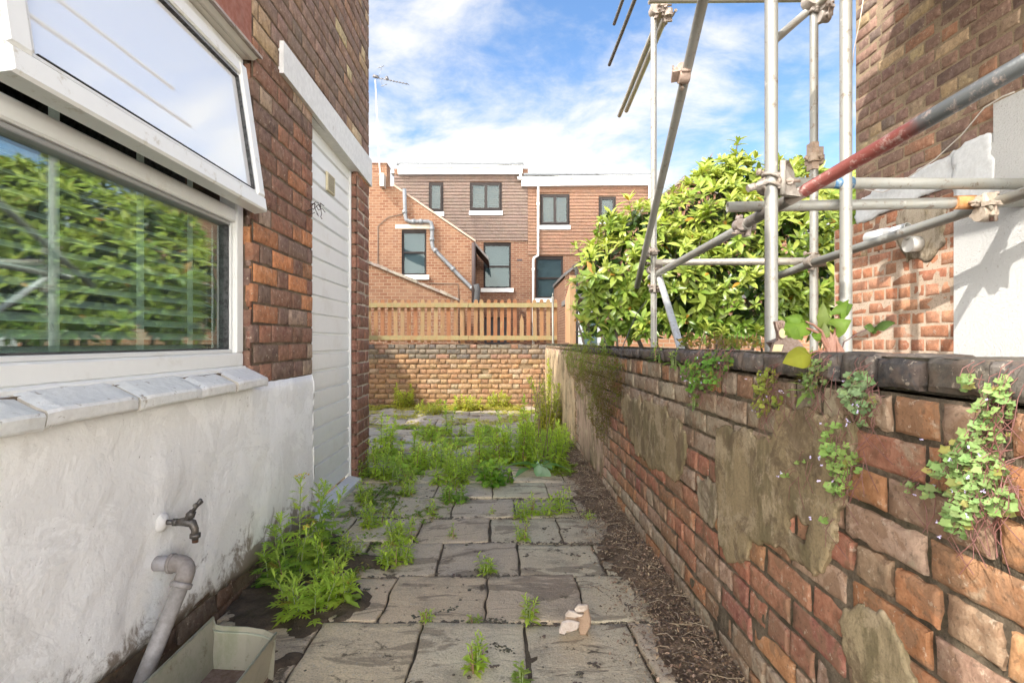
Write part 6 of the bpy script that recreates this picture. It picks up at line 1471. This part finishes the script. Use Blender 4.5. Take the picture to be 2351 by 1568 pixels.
# rounded, lipped far end
prof = [(xa, yb_), (xa+.02, yb_-.022), (xa+.05, yb_-.030), (xb_-.11, yb_-.036), (xb_-.05, yb_-.052), (xb_, yb_-.08)]
for (a, bb) in zip(prof, prof[1:]):
    mb.prism([(a[0], a[1], zt_-(0 if a == prof[0] else .010)), (bb[0], bb[1], zt_-.010), (bb[0], bb[1]-.020, zb_), (a[0], a[1]-.020, zb_)], (0, -th_, 0), tcol)
mb.build('sides', tr_m, tr)
mb = MB(); mb.prism([(a[0], a[1]-.004, zt_-.028) for a in prof]+[(a[0], a[1]-.012, zt_-.028) for a in prof[::-1]], (0, 0, .004), (.56, .58, .46)); mb.build('rim', tr_m, tr)
mb = MB(); mb.tube([(xa-.001, ya, zt_), (xa-.001, yb_, zt_+.001)], .0035, 8, (.56, .56, .42)); mb.build('rim', tr_m, tr)
mb = MB(); mb.tube([(xb_, ya, zt_-.003), (xb_, yb_-.08, zt_-.005)], .0035, 8, (.50, .52, .40)); mb.build('rim', tr_m, tr)
mb = MB(); mb.box((xa+.02, ya, zb_-.006), (xb_-.02, yb_-.052, zb_+.004), (.17, .10, .065)); mb.build('base', tinted('trough_silt', .6, .003, 60, (.08, .05, .03), .6, 12), tr)
# broken stone fragment
stn = thing('stone_fragment', 'broken pale pink fragment of moulded stone lying on the paving', 'stone', gnd(1322, 1452))
YS = 1.93
def SP(x, y, d=0): return pt(x, y, YS-d)
b = NB('pink_stone'); c = b.tint(); c = b.mix(b.rng(b.noise(40, 5, .7), .45, .7, 0, .5), c, (.40, .27, .19)); sto_m = b.done(b.pbr(c, .85, b.bump(b.noise(90, 6, .7), 1, .004), spec=.25))
def chunk(mb, outl, d0, d1, col):
    """broken lump: outline in elevation, rounded back and front, tilted"""
    n = len(outl); cx = sum(p[0] for p in outl)/n; cy = sum(p[1] for p in outl)/n
    def ring(s, d, dy=0): return [mb.vert(SP(cx+(x-cx)*s, cy+(y-cy)*s+dy, d+.004*noise.noise(Vector((x*.1, y*.1, s))))) for x, y in outl]
    rs_ = [ring(.82, d0, -2), ring(1, d0+.006), ring(1.0, d1-.006, 1), ring(.85, d1, 3)]
    mb.face(rs_[0], col); mb.face(rs_[-1][::-1], col)
    for a, bb in zip(rs_, rs_[1:]):
        for k in range(n): mb.face((a[k], bb[k], bb[(k+1) % n], a[(k+1) % n]), col)
mb = MB()
chunk(mb, [(1318, 1400), (1330, 1385), (1350, 1385), (1352, 1400), (1357, 1420), (1356, 1436), (1345, 1456), (1332, 1456), (1326, 1438), (1324, 1418)], -.030, .012, (.46, .32, .22))
chunk(mb, [(1318, 1397), (1327, 1386), (1349, 1386), (1350, 1396), (1340, 1402), (1322, 1403)], .0, .040, (.66, .56, .46))
chunk(mb, [(1298, 1408), (1306, 1399), (1318, 1401), (1328, 1407), (1340, 1407), (1338, 1412), (1322, 1415), (1298, 1413)], .01, .045, (.66, .56, .47))
chunk(mb, [(1290, 1430), (1300, 1412), (1322, 1414), (1330, 1430), (1326, 1444), (1305, 1450), (1286, 1452)], -.005, .030, (.50, .38, .28))
chunk(mb, [(1290, 1426), (1302, 1421), (1318, 1423), (1331, 1427), (1328, 1440), (1314, 1447), (1300, 1446), (1296, 1455), (1284, 1452), (1283, 1446)], .02, .050, (.62, .53, .46))
mb.build('stone', sto_m, stn)
# trophy
ty = thing('trophy', 'small brown trophy base with gold plate and round medallion left standing on the wall top', 'trophy', on_x(.86, 1800, 812))
YT = 1.58
def TP(x, y, d=0): return pt(x, y, YT-d)
brz = tinted('brown_plastic', .5, .0008, 120, (.30, .22, .17), .5, 60); gold = tinted('gold_plate', .42, 0, 60, (.45, .36, .2), .4, 60, .2)
bc = (.20, .125, .085); mb = MB()
mb.prism([TP(1768, 812), TP(1796, 812), TP(1803, 787), TP(1777, 787)], (0, .010, 0), bc); mb.prism([TP(1771, 810, .001), TP(1797, 810, .001), TP(1802, 789, .001), TP(1776, 789, .001)], (0, .002, 0), (.16, .10, .07))
mb.prism([TP(1796, 811, -.011), TP(1845, 811, -.011), TP(1847, 800, -.011), TP(1842, 790, -.011), TP(1828, 776, -.011), TP(1800, 776, -.011), TP(1777, 786, -.011)], (0, .05, 0), bc); mb.build('base', brz, ty)
mb = MB(); mb.prism([TP(1773, 807, .003), TP(1794, 807, .003), TP(1799, 791, .003), TP(1777.5, 791, .003)], (0, .0018, 0), (.62, .50, .26)); mb.build('plate', gold, ty)
mb = MB(); mb.prism([TP(1787, 782, -.012), TP(1806, 778, -.012), TP(1812, 764, -.012), TP(1806, 752, -.012), TP(1802, 738, -.012), TP(1796, 734.5, -.012), TP(1790, 737, -.012), TP(1780, 738, -.012), TP(1783, 752, -.012), TP(1787, 766, -.012)], (0, .014, 0), (.27, .17, .12))
for k in range(3): mb.tube([TP(1787+k*5, 740, -.010), TP(1791+k*5, 757, -.010)], .0016, 6, (.34, .22, .15))
mb.build('figure', brz, ty)
mb = MB(); c_ = TP(1797, 765, -.004); ring = [c_+Vector((math.cos(R(k*18))*.0125, 0, math.sin(R(k*18))*.0155)) for k in range(21)]; mb.tube(ring, .0018, 6, (.26, .17, .12), caps=False)
mb.prism([c_+Vector((math.cos(R(k*20))*.0115, -.001, math.sin(R(k*20))*.0145)) for k in range(18)], (0, .006, 0), (.50, .44, .20)); mb.build('medallion', gold, ty)
# loose wire loop hanging by the coping
lw_ = thing('wire_loop', 'thin black wire hooked over the coping left of the near scaffold foot', 'wire', on_x(XR-.01, 1428, 825))
mb = MB(); pp = [on_x(XR-.012, x, y) for x, y in ((1440, 822), (1428, 822), (1424, 815), (1432, 790))]+[pt(x, y, 3.9) for x, y in ((1445, 760), (1462, 720), (1485, 690))]; mb.tube(pp, .003, 6, (.04, .04, .04)); mb.build('wire', dark_m, lw_)
